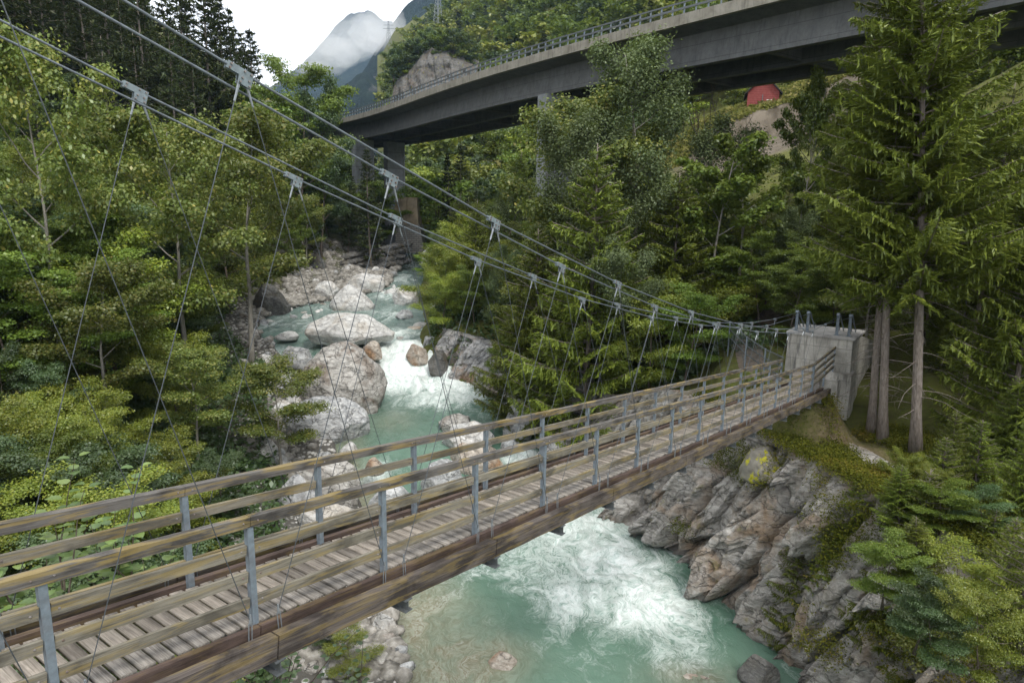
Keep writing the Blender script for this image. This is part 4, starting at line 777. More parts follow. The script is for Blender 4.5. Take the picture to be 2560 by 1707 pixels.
def spruce(seed, H=20., cr=3.0, base=.05, q=.20, dens=1., whorl=.50, dead=0., gap=.08, droop=.5, lean=0.):
    r = np.random.default_rng(seed); tb = MB(); tr = [np.array([lean * math.sin(t * 1.3) * H * .05, .02 * H * math.sin(t * 2), t * H]) for t in np.linspace(0, 1, 12)]
    rad = [.0095 * H * (1 - .94 * t) + .012 for t in np.linspace(0, 1, 12)]; rad[0] *= 1.45; tb.tube(tr, rad, 8); C_, N_, A_ = [], [], []
    z = base * H; tra = np.array(tr)
    while z < H * .985:
        t = z / H; c0 = np.array([np.interp(t, np.linspace(0, 1, 12), tra[:, k]) for k in range(3)]); Lb = cr * (1 - t) ** .72 * (.55 + .45 * min(1, (t - base) / .12 + .2)) + .12
        nb = int(r.integers(4, 7)); a0 = r.uniform(0, 6.28)
        for i in range(nb):
            if r.random() < gap: continue
            az = a0 + i * 6.283 / nb + r.uniform(-.3, .3); ln = Lb * r.uniform(.72, 1.18); e0 = .35 - droop * 1.1 * (1 - t) + r.uniform(-.12, .12)
            b = bez(c0 + [0, 0, r.uniform(-.12, .12)], (math.cos(az), math.sin(az), e0), ln, (0, 0, .45 * (1 - t) + .1), 6, r, .03); tb.tube(b, [.018 + .006 * ln * (1 - j / 6.5) for j in range(7)], 4, False)
            b = np.array(b); nt2 = max(3, int(ln * 6.5 * dens))
            for j in range(nt2):
                u = .12 + .88 * (j + .5) / nt2; k = u * 6; a = min(int(k), 5); p0 = b[a] * (1 - k + a) + b[a + 1] * (k - a); dd = b[a + 1] - b[a]; dd /= np.linalg.norm(dd)
                for s in (-1, 1):
                    sd = np.cross(dd, (0, 0, 1)); sd = sd / np.linalg.norm(sd) * s * .8 + dd * .75 + np.array([0, 0, -.22 - .2 * (1 - t)]); sd /= np.linalg.norm(sd)
                    l2 = ln * .34 * (1.12 - u) ** .6 * r.uniform(.6, 1.2) + .08; n3 = max(2, int(l2 / (q * .62)))
                    g = (np.arange(n3) + .5) / n3; cc = p0 + sd * (g * l2)[:, None] + np.array([0, 0, -.22])[None] * (g ** 2 * l2)[:, None]
                    C_.append(cc); N_.append(np.tile(np.array([0, 0, 1.]) + r.normal(size=3) * .25, (n3, 1)) + r.normal(size=(n3, 3)) * .35); A_.append(np.tile(sd, (n3, 1)))
                    if r.random() < .3:                         # hanging twiglet
                        h = r.uniform(.12, .4) * min(1, ln / 2); n4 = max(1, int(h / (q * .7))); g = (np.arange(n4) + .5) / n4; p1 = p0 + sd * l2 * r.uniform(.3, .9)
                        C_.append(p1 - np.array([0, 0, 1.])[None] * (g * h)[:, None]); N_.append(np.tile(r.normal(size=3) * [1, 1, .2], (n4, 1)) + .01); A_.append(np.tile([0, 0, -1.], (n4, 1)))
        z += whorl * r.uniform(.75, 1.25) * (1.15 - .55 * t)
    if dead:
        z = .10 * H
        while z < base * H + 1.2:
            az = r.uniform(0, 6.28); c0 = np.array([np.interp(z / H, np.linspace(0, 1, 12), tra[:, k]) for k in range(3)]); b = bez(c0, (math.cos(az), math.sin(az), .05), r.uniform(.7, 2.4), (0, 0, -.3), 5, r, .1)
            tb.tube(b, [.022, .017, .013, .01, .006, .003], 4, False)
            for j in (2, 3, 4): tb.tube(bez(b[j], r.normal(size=3), .35, (0, 0, -.3), 2, r, .1), [.008, .005, .002], 3, False)
            z += r.uniform(.1, .3)
    C_ = np.concatenate(C_); N_ = np.concatenate(N_); A_ = np.concatenate(A_); V, F = quads(C_, N_, q, r, 4.4, .3, A_)
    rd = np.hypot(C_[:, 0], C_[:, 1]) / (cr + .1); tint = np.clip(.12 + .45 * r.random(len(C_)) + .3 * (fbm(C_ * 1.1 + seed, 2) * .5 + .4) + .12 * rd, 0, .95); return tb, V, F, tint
PROTO = {}
def proto(key, gen, mat, bark, **k):
    tb, V, F, t = gen(**k); PROTO[key] = (mesh(key + '_trunk', tb.v, tb.f, bark, True), mesh(key + '_crown', V, F, mat, False, {'tint': ('FLOAT', 'FACE', t)}), V[:, 2].max(), len(F))
proto('beech', broadleaf, LM['green'], BARK, seed=1, H=11, cr=3.8, nl=30000, lay=.32, leaf=0.125, limbs=14)
proto('beech2', broadleaf, LM['green'], BARK, seed=2, H=10, cr=3.6, nl=28000, lay=.36, leaf=0.125, droop=-.25, limbs=13)
proto('hazel', broadleaf, LM['yellow'], BARK, seed=3, H=7, cr=3.2, nl=26000, base=.06, leaf=0.095, clump=.6, limbs=13)
proto('hazel2', broadleaf, LM['yellow'], BARK, seed=4, H=7, cr=3.0, nl=24000, base=.08, leaf=0.1, shape=.8)
proto('maple', broadleaf, LM['maple'], BARKW, seed=5, H=13, cr=3.6, nl=26000, base=.3, leaf=0.145, clump=.75, limbs=13)
proto('willow', broadleaf, LM['silver'], BARK, seed=6, H=10, cr=2.9, nl=32000, base=.15, leaf=0.085, droop=.5, clump=.6, lay=.9, limbs=14)
proto('willow2', broadleaf, LM['silver'], BARKW, seed=7, H=12, cr=3.0, nl=34000, base=.18, leaf=0.09, droop=.3, lay=.9, limbs=15)
proto('alder', broadleaf, LM['dark'], BARK, seed=8, H=10, cr=3.3, nl=28000, base=.12, leaf=0.115, limbs=13)
proto('sycamore', broadleaf, LM['dark'], BARK, seed=9, H=9, cr=3.8, nl=24000, base=.08, leaf=0.145, lay=.45, limbs=13)
proto('sapling', broadleaf, LM['green'], BARKW, seed=10, H=8, cr=1.7, nl=8000, base=.35, leaf=0.12, clump=.6, limbs=10)
proto('ash', broadleaf, LM['green'], BARKW, seed=13, H=10, cr=2.3, nl=19000, base=.3, leaf=0.12, clump=0.55, lay=.5, limbs=15)
proto('spruce', spruce, LM['spruce'], BARKR, seed=21, H=19, cr=5.2, base=0.31, q=0.118, dead=1, gap=0.02, droop=0.35, dens=1.6, whorl=0.42)
proto('spruce2', spruce, LM['spruce'], BARKR, seed=22, H=19, cr=4.4, base=0.36, q=0.118, dead=1, gap=0.03, droop=0.4, lean=.6, dens=1.5, whorl=0.42)
proto('low_spruce', spruce, LM['spruce'], BARKR, seed=23, H=12, cr=3.6, base=.03, q=0.12, droop=0.3, dens=1.4, whorl=0.4, gap=0.03)
proto('young_spruce', spruce, LM['spruce'], BARKR, seed=24, H=5, cr=1.7, base=.02, q=0.085, whorl=.26, dens=1.5, droop=.1)
proto('dark_spruce', spruce, LM['dkspruce'], BARKR, seed=25, H=19, cr=3.1, base=.12, q=.28, whorl=.7, dens=.7)
proto('dark_spruce2', spruce, LM['dkspruce'], BARKR, seed=26, H=20, cr=2.7, base=.2, q=.28, whorl=.7, dens=.7, gap=.2)
proto('far_leafy', broadleaf, LM['green'], BARK, seed=31, H=10, cr=4.2, nl=4200, leaf=0.4, base=.1, clump=1.0, limbs=10)
proto('far_leafy2', broadleaf, LM['dark'], BARK, seed=32, H=11, cr=4.0, nl=4200, leaf=0.4, base=.1, clump=1.0, limbs=10)
proto('far_leafy3', broadleaf, LM['yellow'], BARK, seed=34, H=8, cr=3.8, nl=3600, leaf=0.38, base=.08, clump=1.0, limbs=9)
proto('far_spruce', spruce, LM['dkspruce'], BARKR, seed=33, H=18, cr=3.0, base=.1, q=0.45, whorl=1.1, dens=0.5, gap=.05)
TREES = []
def tree(key, F, R, H, name, label=None, cat='tree', group=None, z=None, rz=None, tilt=None, wide=1., sink=.25):
    tm, cm, h, nf = PROTO[key]; z = float(zt(F, R)[0]) if z is None else z; o = thing(name, label, cat, W(F, R, z - sink), rng.uniform(0, 6.28) if rz is None else rz, group)
    s = H / h; o.scale = (s * wide, s * wide, s)
    if tilt: o.rotation_euler = (tilt[0], tilt[1], o.rotation_euler[2])
    link('trunk', tm, o); link('crown', cm, o); TREES.append((F, R, o)); return o
def treetop(key, u, vtop, F, name, label, H=None, **k):      # tree whose top shows at (u, vtop), standing F metres ahead
    f, r, zc = onF(u, vtop, F); z = float(zt(f, r)[0])
    if H: z2 = zc - H; return tree(key, f, r, H + max(0, z2 - z) if z2 > z else H, name, label, z=min(z, z2) if z2 < z else z, **k)
    return tree(key, f, r, max(zc - z, 2.), name, label, **k)
# --- the ones a viewer can single out
def treebase(key, u, v, H, name, label, **k):             # tree whose trunk foot shows at (u, v)
    f, r, z = hit(u, v); return tree(key, f, r, H, name, label, **k)
treebase('spruce', 2178, 1088, 19, 'spruce_tree', 'slim grey-trunked spruce standing right beside the concrete block', rz=.4, wide=.9, tilt=(0, .05))
treebase('spruce2', 2207, 1105, 20.5, 'spruce_tree', 'tall spruce with the thicker grey trunk, second from the concrete block', rz=1.9, wide=.9, tilt=(.02, .05))
treebase('spruce', 2290, 1135, 21, 'spruce_tree', 'spruce with the brown leaning trunk right of the two grey trunks', rz=2.4, tilt=(.06, .10), wide=1.)
treetop('spruce2', 2520, 200, 31, 'spruce_tree', 'spruce at the right edge right behind the leaning brown trunk', rz=3.3, wide=.9)
treetop('low_spruce', 2640, 330, 26, 'spruce_tree', 'spruce at the right edge of the picture with low hanging branches')
treetop('low_spruce', 2440, 560, 33, 'spruce_tree', 'shaded spruce behind the leaning brown trunk')
treetop('low_spruce', 2130, 470, 42, 'spruce_tree', 'spruce behind the concrete block roof')
treetop('young_spruce', 2375, 1075, 22.5, 'young_spruce', 'young bright spruce on the cliff top below the leaning trunk', wide=1.2)
treetop('young_spruce', 2190, 1330, 21.5, 'young_spruce', 'small dense bright green spruce growing on the cliff face', H=3.2)
treetop('young_spruce', 2010, 1335, 23.2, 'young_spruce', 'tiny spruce seedling tuft clinging to the middle of the cliff', H=1.3)
treetop('low_spruce', 2320, 1150, 19.5, 'spruce_tree', 'sparse lower spruce with a dark trunk on the right of the cliff', H=5.5)
treetop('low_spruce', 2500, 1250, 18, 'spruce_tree', 'dull green spruce in the lower right corner', H=5)
treetop('low_spruce', 2600, 1000, 20, 'spruce_tree', 'spruce cut off by the right picture edge above the lower corner')
low = []
for i_, (u_, v_, k_) in enumerate([(2250, 1300, 's'), (2350, 1330, 'h'), (2450, 1350, 'h'), (2540, 1300, 'h'), (2210, 1490, 'h'), (2300, 1500, 's'), (2400, 1520, 'h'), (2500, 1480, 's'), (2350, 1640, 'h'), (2450, 1660, 'h'), (2550, 1620, 's'), (2290, 1600, 'h'), (2330, 1230, 'h'), (2440, 1210, 's'), (2540, 1180, 's'), (2230, 1210, 'h')]):
    f, r, z = onz(u_, v_, -9.3); low.append(tree(('low_spruce', 'young_spruce', 'low_spruce')[i_ % 3] if k_ == 's' else ('hazel', 'beech2', 'alder')[i_ % 3], f, r, rng.uniform(1.6, 4.2) if k_ == 's' else rng.uniform(1.2, 2.4), 'young_spruce' if k_ == 's' else 'bush', z=-9.4, wide=rng.uniform(.9, 1.8), tilt=(rng.uniform(-.2, .2), rng.uniform(-.2, .2))))
by_place([o for o in low if o.name.startswith('young')], 'the small spruces growing over the cliff top', 'spruce', 'small spruces on the cliff')
by_place([o for o in low if o.name.startswith('bush')], 'the small bushes growing over the cliff top', 'bush', 'small bushes on the cliff')
treetop('low_spruce', 2400, 1010, 23, 'spruce_tree', 'bright low spruce just right below the leaning brown trunk')
treetop('low_spruce', 2150, 1180, 22.2, 'spruce_tree', 'spreading mossy-green spruce on the edge of the cliff', H=3.4, wide=1.2)
treetop('hazel', 2560, 1330, 18.5, 'bush', 'light green bush at the right edge beside the cliff', cat='bush', H=3.5)
treetop('hazel2', 2440, 1480, 17.3, 'bush', 'light green bush near the bottom right corner', cat='bush', H=2.6)
treetop('willow2', 1620, 38, 48, 'poplar_tree', 'tall silvery green poplar rising in front of the viaduct', wide=.95)
treetop('willow', 1570, 230, 44, 'poplar_tree', 'silvery leafy tree left in front of the tall poplar', wide=1.)
treetop('willow', 1700, 270, 50, 'poplar_tree', 'silvery bushy tree right behind the tall poplar', wide=1.1)
treetop('maple', 1440, 195, 50, 'maple_tree', 'yellowish green maple covering the viaduct pier on the right side', wide=.95)
treetop('low_spruce', 1480, 345, 40, 'spruce_tree', 'green spruce below the yellowish maple by the pier')
treetop('ash', 2022, 142, 47, 'ash_tree', 'fresh green ash sapling in front of the red barn', wide=.5)
treetop('ash', 2085, 165, 48, 'ash_tree', 'thin two-stemmed ash right of the sapling before the barn', wide=.6)
treetop('sapling', 1880, 325, 44, 'sapling', 'slender sapling in front of the bare landslip slope')
treetop('sapling', 1800, 320, 43, 'sapling', 'thin light trunked sapling left of the landslip')
treetop('hazel', 1720, 400, 47, 'bush', 'bright yellow-green bush below the meadow left of the landslip', cat='bush', wide=1.2)
treetop('beech', 728, 116, 88, 'ash_tree', 'airy ash tree standing alone against the misty mountain', wide=.8)
treetop('ash', 672, 190, 86, 'ash_tree', 'lower airy tree left of the lone ash against the sky', wide=1.1)
treetop('maple', 420, 240, 42, 'maple_tree', 'yellowing maple with hanging seeds behind the cable clamps', wide=.9)
treetop('maple', 60, 20, 36, 'maple_tree', 'yellowish maple in the upper left corner of the picture', wide=.7)
treetop('maple', 590, 240, 52, 'maple_tree', 'fresh green layered tree right of the yellowing maple')
treetop('dark_spruce', 632, 68, 105, 'spruce_tree', 'last dark spruce of the left slope against the white sky', wide=1.1)
treetop('dark_spruce2', 610, 75, 108, 'spruce_tree', 'dark spruce just left of the last one against the sky')
treetop('dark_spruce2', 560, 12, 100, 'spruce_tree', 'gappy tall dark spruce on the skyline of the left slope')
treetop('dark_spruce', 585, 60, 102, 'spruce_tree', 'dark spruce between the gappy one and the two on the skyline')
treetop('dark_spruce', 525, -40, 98, 'spruce_tree', 'dark spruce left of the gappy one, cut off by the top edge')
sky_ = [treetop(('dark_spruce', 'dark_spruce2')[i_ % 2], u_, v_, F_, 'spruce_tree', '', group='') for i_, (u_, v_, F_) in enumerate([(150, -90, 84), (205, -60, 92), (255, -110, 86), (300, -70, 94), (345, -120, 88), (390, -60, 95), (430, -100, 90), (468, -50, 96), (500, -80, 92), (532, -20, 97), (410, 60, 80), (330, 80, 78), (480, 90, 84), (250, 90, 76)])]
by_place(sky_, 'the tall dark spruces cut off by the top left edge', 'spruce', 'tall dark spruces at the top left edge')
treetop('alder', 785, 178, 90, 'ash_tree', 'rounded tree right behind the lone airy ash', wide=.6)
treetop('hazel', 1100, 590, 62, 'bush', 'rounded olive green bush overhanging the right river bank', cat='bush', wide=1.2)
treetop('willow', 1250, 430, 66, 'willow_tree', 'silver-green willow below the viaduct pier', wide=1.1)
treetop('low_spruce', 1335, 560, 44, 'spruce_tree', 'dark green spruce on the right bank behind the cables', wide=1.1)
treetop('low_spruce', 1690, 420, 43, 'spruce_tree', 'bright green spruce in the middle of the right bank', wide=1.2)
treetop('willow', 1570, 560, 41, 'willow_tree', 'loose olive birch with a bent pale trunk leaning over the bridge', wide=1.1, tilt=(-.15, -.1))
treetop('willow', 1930, 500, 43, 'willow_tree', 'pale yellow-green willow left of the concrete block', wide=1.1)
treetop('hazel', 1420, 740, 44, 'bush', 'small-leaved olive bush hanging over the bank rocks', cat='bush')
treetop('maple', 690, 880, 37, 'rowan_tree', 'olive rowan tree reaching over the white stones on the left bank', H=5, wide=1.3)
tree('hazel2', 29.6, 10.9, 2.0, 'bush', 'small bush with bright yellow leaves beside the bridge end', cat='bush', z=-8.4, wide=1.1)
# --- forests: individual trees scattered over the slopes
occ = [(f, r) for f, r, _ in TREES]
def clear(F, R):                                         # keep open: river, bridge, gravel, block, piers
    l, r_, _ = riv(F); l = float(l); r_ = float(r_)
    if l - 2.2 < R < r_ + (1.5 if F > 50 else 2.4 if F > 34 else 3.6): return False
    if 66 < F < 92 and l - 9 < R < r_: return False
    if F < 44 and l - 5 < R < r_: return False
    p = W(F, R)
    if p[0] < 33.5 and -3.0 < p[1] < WB + 3.2: return False
    if np.hypot(F - 31.5, R - 13.5) < 4.8: return False
    if 24 < F < 32 and 10 < R < 18.5: return False
    if 84 < F < 118 and 22 < R < 52: return False
    if min(np.hypot(F - q[0], R - q[1]) for q in PI) < 4.2: return False
    if 30 < F < 40 and 9.5 < R < 15: return False
    return True
PI = [VP[vidx(878)] + nrv[vidx(878)] * 4, VP[vidx(1338)] + nrv[vidx(1338)] * 4]
G = {}
def scatter(zone, n, fr, rr, kinds, hr, dmin, phrase, extra=None, wide=(.9, 1.25)):
    k = 0; tries = 0
    while k < n and tries < n * 60:
        tries += 1; F = rng.uniform(*fr); R = rng.uniform(*rr)
        if not clear(F, R) or (extra and not extra(F, R)): continue
        if abs(R) > F * .95 + 4: continue
        if any((F - a) ** 2 + (R - b) ** 2 < dmin ** 2 for a, b in occ): continue
        key, nm, cat = kinds[int(rng.integers(len(kinds)))]; H = rng.uniform(*hr)
        if 'spruce' in key: H *= 1.25
        if nm == 'bush': H *= .6
        zz = float(zt(F, R)[0])
        if F < 100 and R < 40 and zone != 'scar' and (cat != 'spruce' or R > 12):
            u, v = pix(W(F, R, zz + H))
            lim = zone_lim(u, F) + (260 if F < 44 and 500 < u < 1000 else 0)
            if u > 1720 and F > 44: lim += 30 * (F > 60)
            if F < 95 and R < riv(F)[0]:                          # keep the view of the rapids open
                cr_ = H * .36; bad = False
                for hh_ in (.15, .45, .75):
                    u2, v2 = pix(W(F, R + cr_, zz + H * hh_)); bl = np.interp(v2, [500, 560, 600, 650, 700, 760, 800, 870, 950, 1050, 1150, 1250, 1400], [960, 930, 880, 770, 660, 580, 560, 590, 660, 700, 740, 700, 560]); bad |= u2 > bl + (15 if F < 62 else 200 - 0 * F)
                if bad: continue
            while v < lim and H > 2: H *= .88; u, v = pix(W(F, R, zz + H))
            if H <= 2: continue
        o = tree(key, F, R, H, nm, wide=rng.uniform(*wide) * (1.1 if H < 5 else 1), tilt=(rng.uniform(-.06, .06), rng.uniform(-.06, .06)))
        G.setdefault((zone, nm, cat, phrase), []).append(o); occ.append((F, R)); k += 1
def zone_lim(u, F):          # highest picture row the near crowns may reach, from the look of the place
    return float(np.interp(u, [-300, 80, 220, 500, 640, 760, 900, 1000, 1100, 1250, 1380, 1550, 1700, 1850, 1950, 2050, 2200, 2700], [60, 70, 290, 300, 320, 380, 900, 1200, 560, 480, 430, 370, 440, 540, 540, 520, 300, 200]))
LK = [('beech', 'beech_tree', 'tree'), ('beech2', 'beech_tree', 'tree'), ('maple', 'maple_tree', 'tree'), ('alder', 'alder_tree', 'tree'), ('sycamore', 'alder_tree', 'tree'), ('hazel', 'hazel_tree', 'tree')]
NB = [('hazel', 'bush', 'bush'), ('hazel2', 'bush', 'bush'), ('sycamore', 'bush', 'bush'), ('alder', 'bush', 'bush'), ('beech2', 'bush', 'bush')]
left = lambda F, R: R < riv(F)[0]; right = lambda F, R: R > riv(F)[1]
scatter('near_left', 44, (13, 30), (-28, -7), NB, (6, 9), 1.9, 'near the bridge on the left', left)
scatter('mid_left', 84, (28, 62), (-58, -12), LK, (6, 11), 2.7, 'on the lower left slope', left)
scatter('far_left', 74, (60, 112), (-84, -18), LK + [('dark_spruce', 'spruce_tree', 'spruce')], (8, 13), 3.9, 'on the left slope behind cables', lambda F, R: left(F, R) and R > riv(F)[0] - 34)
scatter('dark_left', 120, (62, 125), (-110, -40), [('dark_spruce', 'spruce_tree', 'spruce'), ('dark_spruce2', 'spruce_tree', 'spruce')], (15, 20), 3.2, 'in the upper left dark wood', lambda F, R: left(F, R) and R < riv(F)[0] - 27)
RKN = [('willow', 'willow_tree', 'tree'), ('beech', 'beech_tree', 'tree'), ('low_spruce', 'spruce_tree', 'spruce'), ('hazel', 'hazel_tree', 'tree'), ('hazel2', 'hazel_tree', 'tree'), ('beech2', 'beech_tree', 'tree'), ('maple', 'maple_tree', 'tree'), ('hazel', 'hazel_tree', 'tree')]
scatter('mid_right', 110, (35, 62), (-6, 40), RKN, (5, 9), 2.1, 'behind the footbridge, right bank', right)
scatter('far_right', 80, (60, 96), (-12, 30), RKN + [('hazel2', 'hazel_tree', 'tree')], (6, 10), 3.0, 'on the right below the viaduct', lambda F, R: right(F, R) and not (F > 76 and R > 18))
scatter('right_edge', 24, (26, 60), (17, 50), [('low_spruce', 'spruce_tree', 'spruce'), ('beech', 'beech_tree', 'tree'), ('alder', 'alder_tree', 'tree')], (8, 13), 3.2, 'behind the tall right-hand spruces', right)
scatter('low_right', 16, (12, 23), (12.5, 20), [('hazel', 'bush', 'bush'), ('beech2', 'bush', 'bush'), ('alder', 'bush', 'bush')], (2.5, 4), 1.6, 'in the lower right corner', None)
scatter('scar', 12, (60, 80), (17, 34), [('hazel', 'bush', 'bush'), ('beech2', 'bush', 'bush')], (2.5, 3.8), 2.2, 'on the slope below the landslip', right)
scatter('high_right', 34, (62, 112), (44, 100), [('far_leafy', 'leafy_tree', 'tree'), ('far_leafy2', 'leafy_tree', 'tree'), ('far_spruce', 'spruce_tree', 'spruce')], (8, 12), 5, 'high on the right', lambda F, R: R > 52 or F < 84)
scatter('far_mid', 70, (96, 165), (-24, 45), [('far_leafy', 'leafy_tree', 'tree'), ('far_leafy3', 'leafy_tree', 'tree'), ('far_leafy2', 'leafy_tree', 'tree'), ('far_spruce', 'spruce_tree', 'spruce')], (8, 12), 4.6, 'seen beneath the viaduct', right)
scatter('far_left2', 40, (112, 170), (-110, -20), [('far_leafy', 'leafy_tree', 'tree'), ('far_leafy2', 'leafy_tree', 'tree'), ('far_spruce', 'spruce_tree', 'spruce')], (9, 13), 5, 'beyond the viaduct\'s left end', lambda F, R: left(F, R) and R > riv(F)[0] - 40)
KIND = {'leafy_tree': 'leafy trees', 'beech_tree': 'layered green trees', 'maple_tree': 'yellowish maples', 'alder_tree': 'dark leafy trees', 'hazel_tree': 'yellow-green trees', 'willow_tree': 'silvery trees', 'spruce_tree': 'spruces', 'bush': 'bushes'}
for (zone, nm, cat, phrase), lst in G.items(): by_place(lst, 'the ' + KIND[nm] + ' ' + phrase, cat, KIND[nm] + ' ' + phrase)
# individual trees of the great hillside, then the wood that reads as one mass
hs = []
def hill_ok(F, R):
    l, r_, _ = riv(F)
    if R < r_ + 4: return False
    if 150 < F < 190 and -6 < R < 16: return False
    if abs(F - FACE[0]) < 22 and FACE[1] - 8 < R < FACE[1] + 30 and F < FACE[0] + 8: return False
    return True
FACE = onF(1072, 270, 225)
for k in range(34):
    t = k / 34; a = -1.25 + 2.5 * t; R_ = FACE[1] + a * 13.5 + rng.uniform(-1.5, 1.5); F_ = FACE[0] + (6 if abs(a) < 1 else -1) + rng.uniform(-1, 6)
    z_ = onF(1072, 312, FACE[0])[2] - 4 + 29 * (1 - .35 * max(-a - .1, 0) ** 1.2 - .12 * max(a, 0) ** 2) - 3.5 if abs(a) < 1 else float(zt(F_, R_)[0])
    hs.append(tree(['far_leafy', 'far_leafy2', 'far_spruce', 'far_leafy3'][k % 4], F_, R_, rng.uniform(6, 11) if abs(a) < 1 else rng.uniform(9, 13), 'leafy_tree' if k % 4 != 2 else 'spruce_tree', z=z_))
by_place(hs, 'the small trees around the grey rock face', 'tree', 'trees around the rock face')
def batch(name, label, n, fr, rr, ok, keys, hr, seed):
    r = np.random.default_rng(seed); A = {k: [] for k in keys}; k_ = 0; tr = 0
    while k_ < n and tr < n * 20:
        tr += 1; F = r.uniform(*fr); R = r.uniform(*rr)
        if abs(R) > F * .9 or not ok(F, R): continue
        A[keys[int(r.integers(len(keys)))]].append((F, R, r.uniform(*hr), r.uniform(0, 6.28))); k_ += 1
    VV, FF_, TT_, MI = [], [], [], []; nb = 0; mats = []
    for ki, (key, lst) in enumerate(A.items()):
        me = PROTO[key][1]; v0 = np.empty(len(me.vertices) * 3, np.float32); me.vertices.foreach_get('co', v0); v0 = v0.reshape(-1, 4, 3); t0 = np.empty(len(v0), np.float32); me.attributes['tint'].data.foreach_get('value', t0); mats.append(me.materials[0])
        zz = zt(np.array([a[0] for a in lst]), np.array([a[1] for a in lst])) if lst else []
        for (F, R, H, a), z in zip(lst, zz):
            pick = r.random(len(v0)) < .2; v = v0[pick].reshape(-1, 3); s = H / PROTO[key][2]; ca, sa = math.cos(a), math.sin(a); v = v @ np.array([[ca, sa, 0], [-sa, ca, 0], [0, 0, 1]]) * s
            c_ = v.reshape(-1, 4, 3).mean(1, keepdims=True); v = ((v.reshape(-1, 4, 3) - c_) * 2.0 + c_).reshape(-1, 3)
            VV.append(v + W(F, R, z - .5)); FF_.append(np.arange(len(v)).reshape(-1, 4) + nb); nb += len(v); TT_.append(np.clip(t0[pick] + r.uniform(-.22, .22), 0, .9)); MI.append(np.full(len(v) // 4, ki))
    o = link(name, mesh(name, np.concatenate(VV), np.concatenate(FF_), mats, False, {'tint': ('FLOAT', 'FACE', np.concatenate(TT_))}, np.concatenate(MI))); return tag(o, label, 'forest', None, 'stuff')
batch('hillside_forest', 'mixed wood covering the big hillside above the viaduct', 1700, (165, 480), (-150, 260), hill_ok, ['far_leafy', 'far_leafy2', 'far_spruce', 'far_leafy3'], (10, 17), 5)
batch('valley_forest', 'dense wood on the far left valley side', 160, (125, 300), (-230, -30), lambda F, R: R < riv(F)[0] - 3, ['far_spruce', 'far_leafy2'], (12, 18), 6)
# rock face on the hillside
f, r, z = FACE; nn_ = 130; a = np.linspace(-1, 1, nn_); t = np.linspace(0, 1, 90); A, T = np.meshgrid(a, t, indexing='ij')
wd = 13.5; ht = 29; zb = onF(1072, 312, f)[2]
rel = 3.2 * f2(A * wd, T * ht, 6, .10, .6) + 3.5 * np.abs(f2(A * wd * 1.6 + T * 9, T * ht * .3, 5, .22, .6)) + .8 * f2(A * wd, T * ht, 4, .6)
topz = ht * (1 + .03 * f2(A * 6, A * 0, 3, 1.) - .35 * np.clip(-A - .1, 0, 1) ** 1.2 - .12 * np.clip(A, 0, 1) ** 2)
Fv = f + T * 9 + 60 * np.clip(T - .78, 0, 1) ** 1.5 - rel * (1 - .6 * sstep(.7, 1, T)) - 6 * (1 - A ** 2); Rv = r + A * wd + T * 1.5; Zv = zb - 4 + T * topz
V = np.stack([CAM[0] + Fv * HD[0] + Rv * RT[0], CAM[1] + Fv * HD[1] + Rv * RT[1], CAM[2] + Zv], -1).reshape(-1, 3)
tag(link('rock_face', mesh('rock_face', V, gridf(nn_, 90), RK['face'])), kind='structure')
# undergrowth that nobody could count: shrubs and moss on the cliff top, herbs on the banks
def cover(name, label, n, fn, size, mat, seed, up=.8, hmax=.3, cl=1):
    r = np.random.default_rng(seed); c = []
    while len(c) < n:
        F, R, z = fn(r)
        if F is None: continue
        for _ in range(cl): c.append(W(F + r.normal() * .22, R + r.normal() * .22, z + r.uniform(-.05, hmax)))
    c = np.array(c[:n]); nrm = np.tile([0, 0, up], (n, 1)) + r.normal(size=(n, 3)) * .5; V, F = quads(c, nrm, size, r, 1.7, .4)
    t = np.clip(.45 + .55 * fbm(c * .7, 3) + r.uniform(-.25, .3, n), 0, 1); return tag(link(name, mesh(name, V, F, mat, False, {'tint': ('FLOAT', 'FACE', t)})), label, 'undergrowth', None, 'stuff')
def on_cliff(r):
    F = r.uniform(12, 33); l, rb_, zr = riv(F); d = r.uniform(2.6, 9.5); R = float(rb_) + d
    if f2(np.array([F]), np.array([R]), 3, .55)[0] < -.5 + .75 * ((F - 26.3) ** 2 / 5 + (R - 13.9) ** 2 / 3 < 1): return None, 0, 0
    if np.hypot(F - 31.5, R - 13.5) < 3.4: return None, 0, 0
    return F, R, max(float(zt(F, R)[0]), float(zr) + float(np.interp(F, [12, 21, 26, 32, 34.5], [7, 7, 6.8, 7.2, 6.9])) - .25 * max(0, (d - 3.) / 3.4) if d < 6.4 else -99)
cover('moss_cover', 'yellow-green moss and bilberry covering the top of the cliff', 190000, on_cliff, .062, LM['moss'], 41, .7, .26, 10)
def on_face(r):
    F = r.uniform(13, 30); l, rb_, zr = riv(F); t = r.uniform(.25, 1.); R = float(rb_) + t * 2.6 - .25; z = float(zr) + t * 6.6
    lim = (.30 - .035 * (24 - F) if F < 24 else .36) - .25 * (t > .75)
    if f2(np.array([F * 1.]), np.array([z * .6]), 3, .8)[0] < lim - .12 * t: return None, 0, 0
    return F, R, z
cover('cliff_herbs', 'tufts of moss and herbs clinging to ledges of the cliff face', 26000, on_face, .06, LM['moss'], 42, .4, .2, 9)
def banks(r):
    F = r.uniform(12, 75); l, rb_, zr = riv(F)
    R = float(l) - r.uniform(4 if F < 50 else 3, 14) if r.random() < .6 else float(rb_) + r.uniform(.8, 12)
    if R > float(rb_) and (F < 36 or R < float(rb_) + (2.6 if F < 50 else .8)): return None, 0, 0
    if 66 < F < 92 and float(l) - 9 < R < float(rb_): return None, 0, 0
    return F, R, float(zt(F, R)[0])
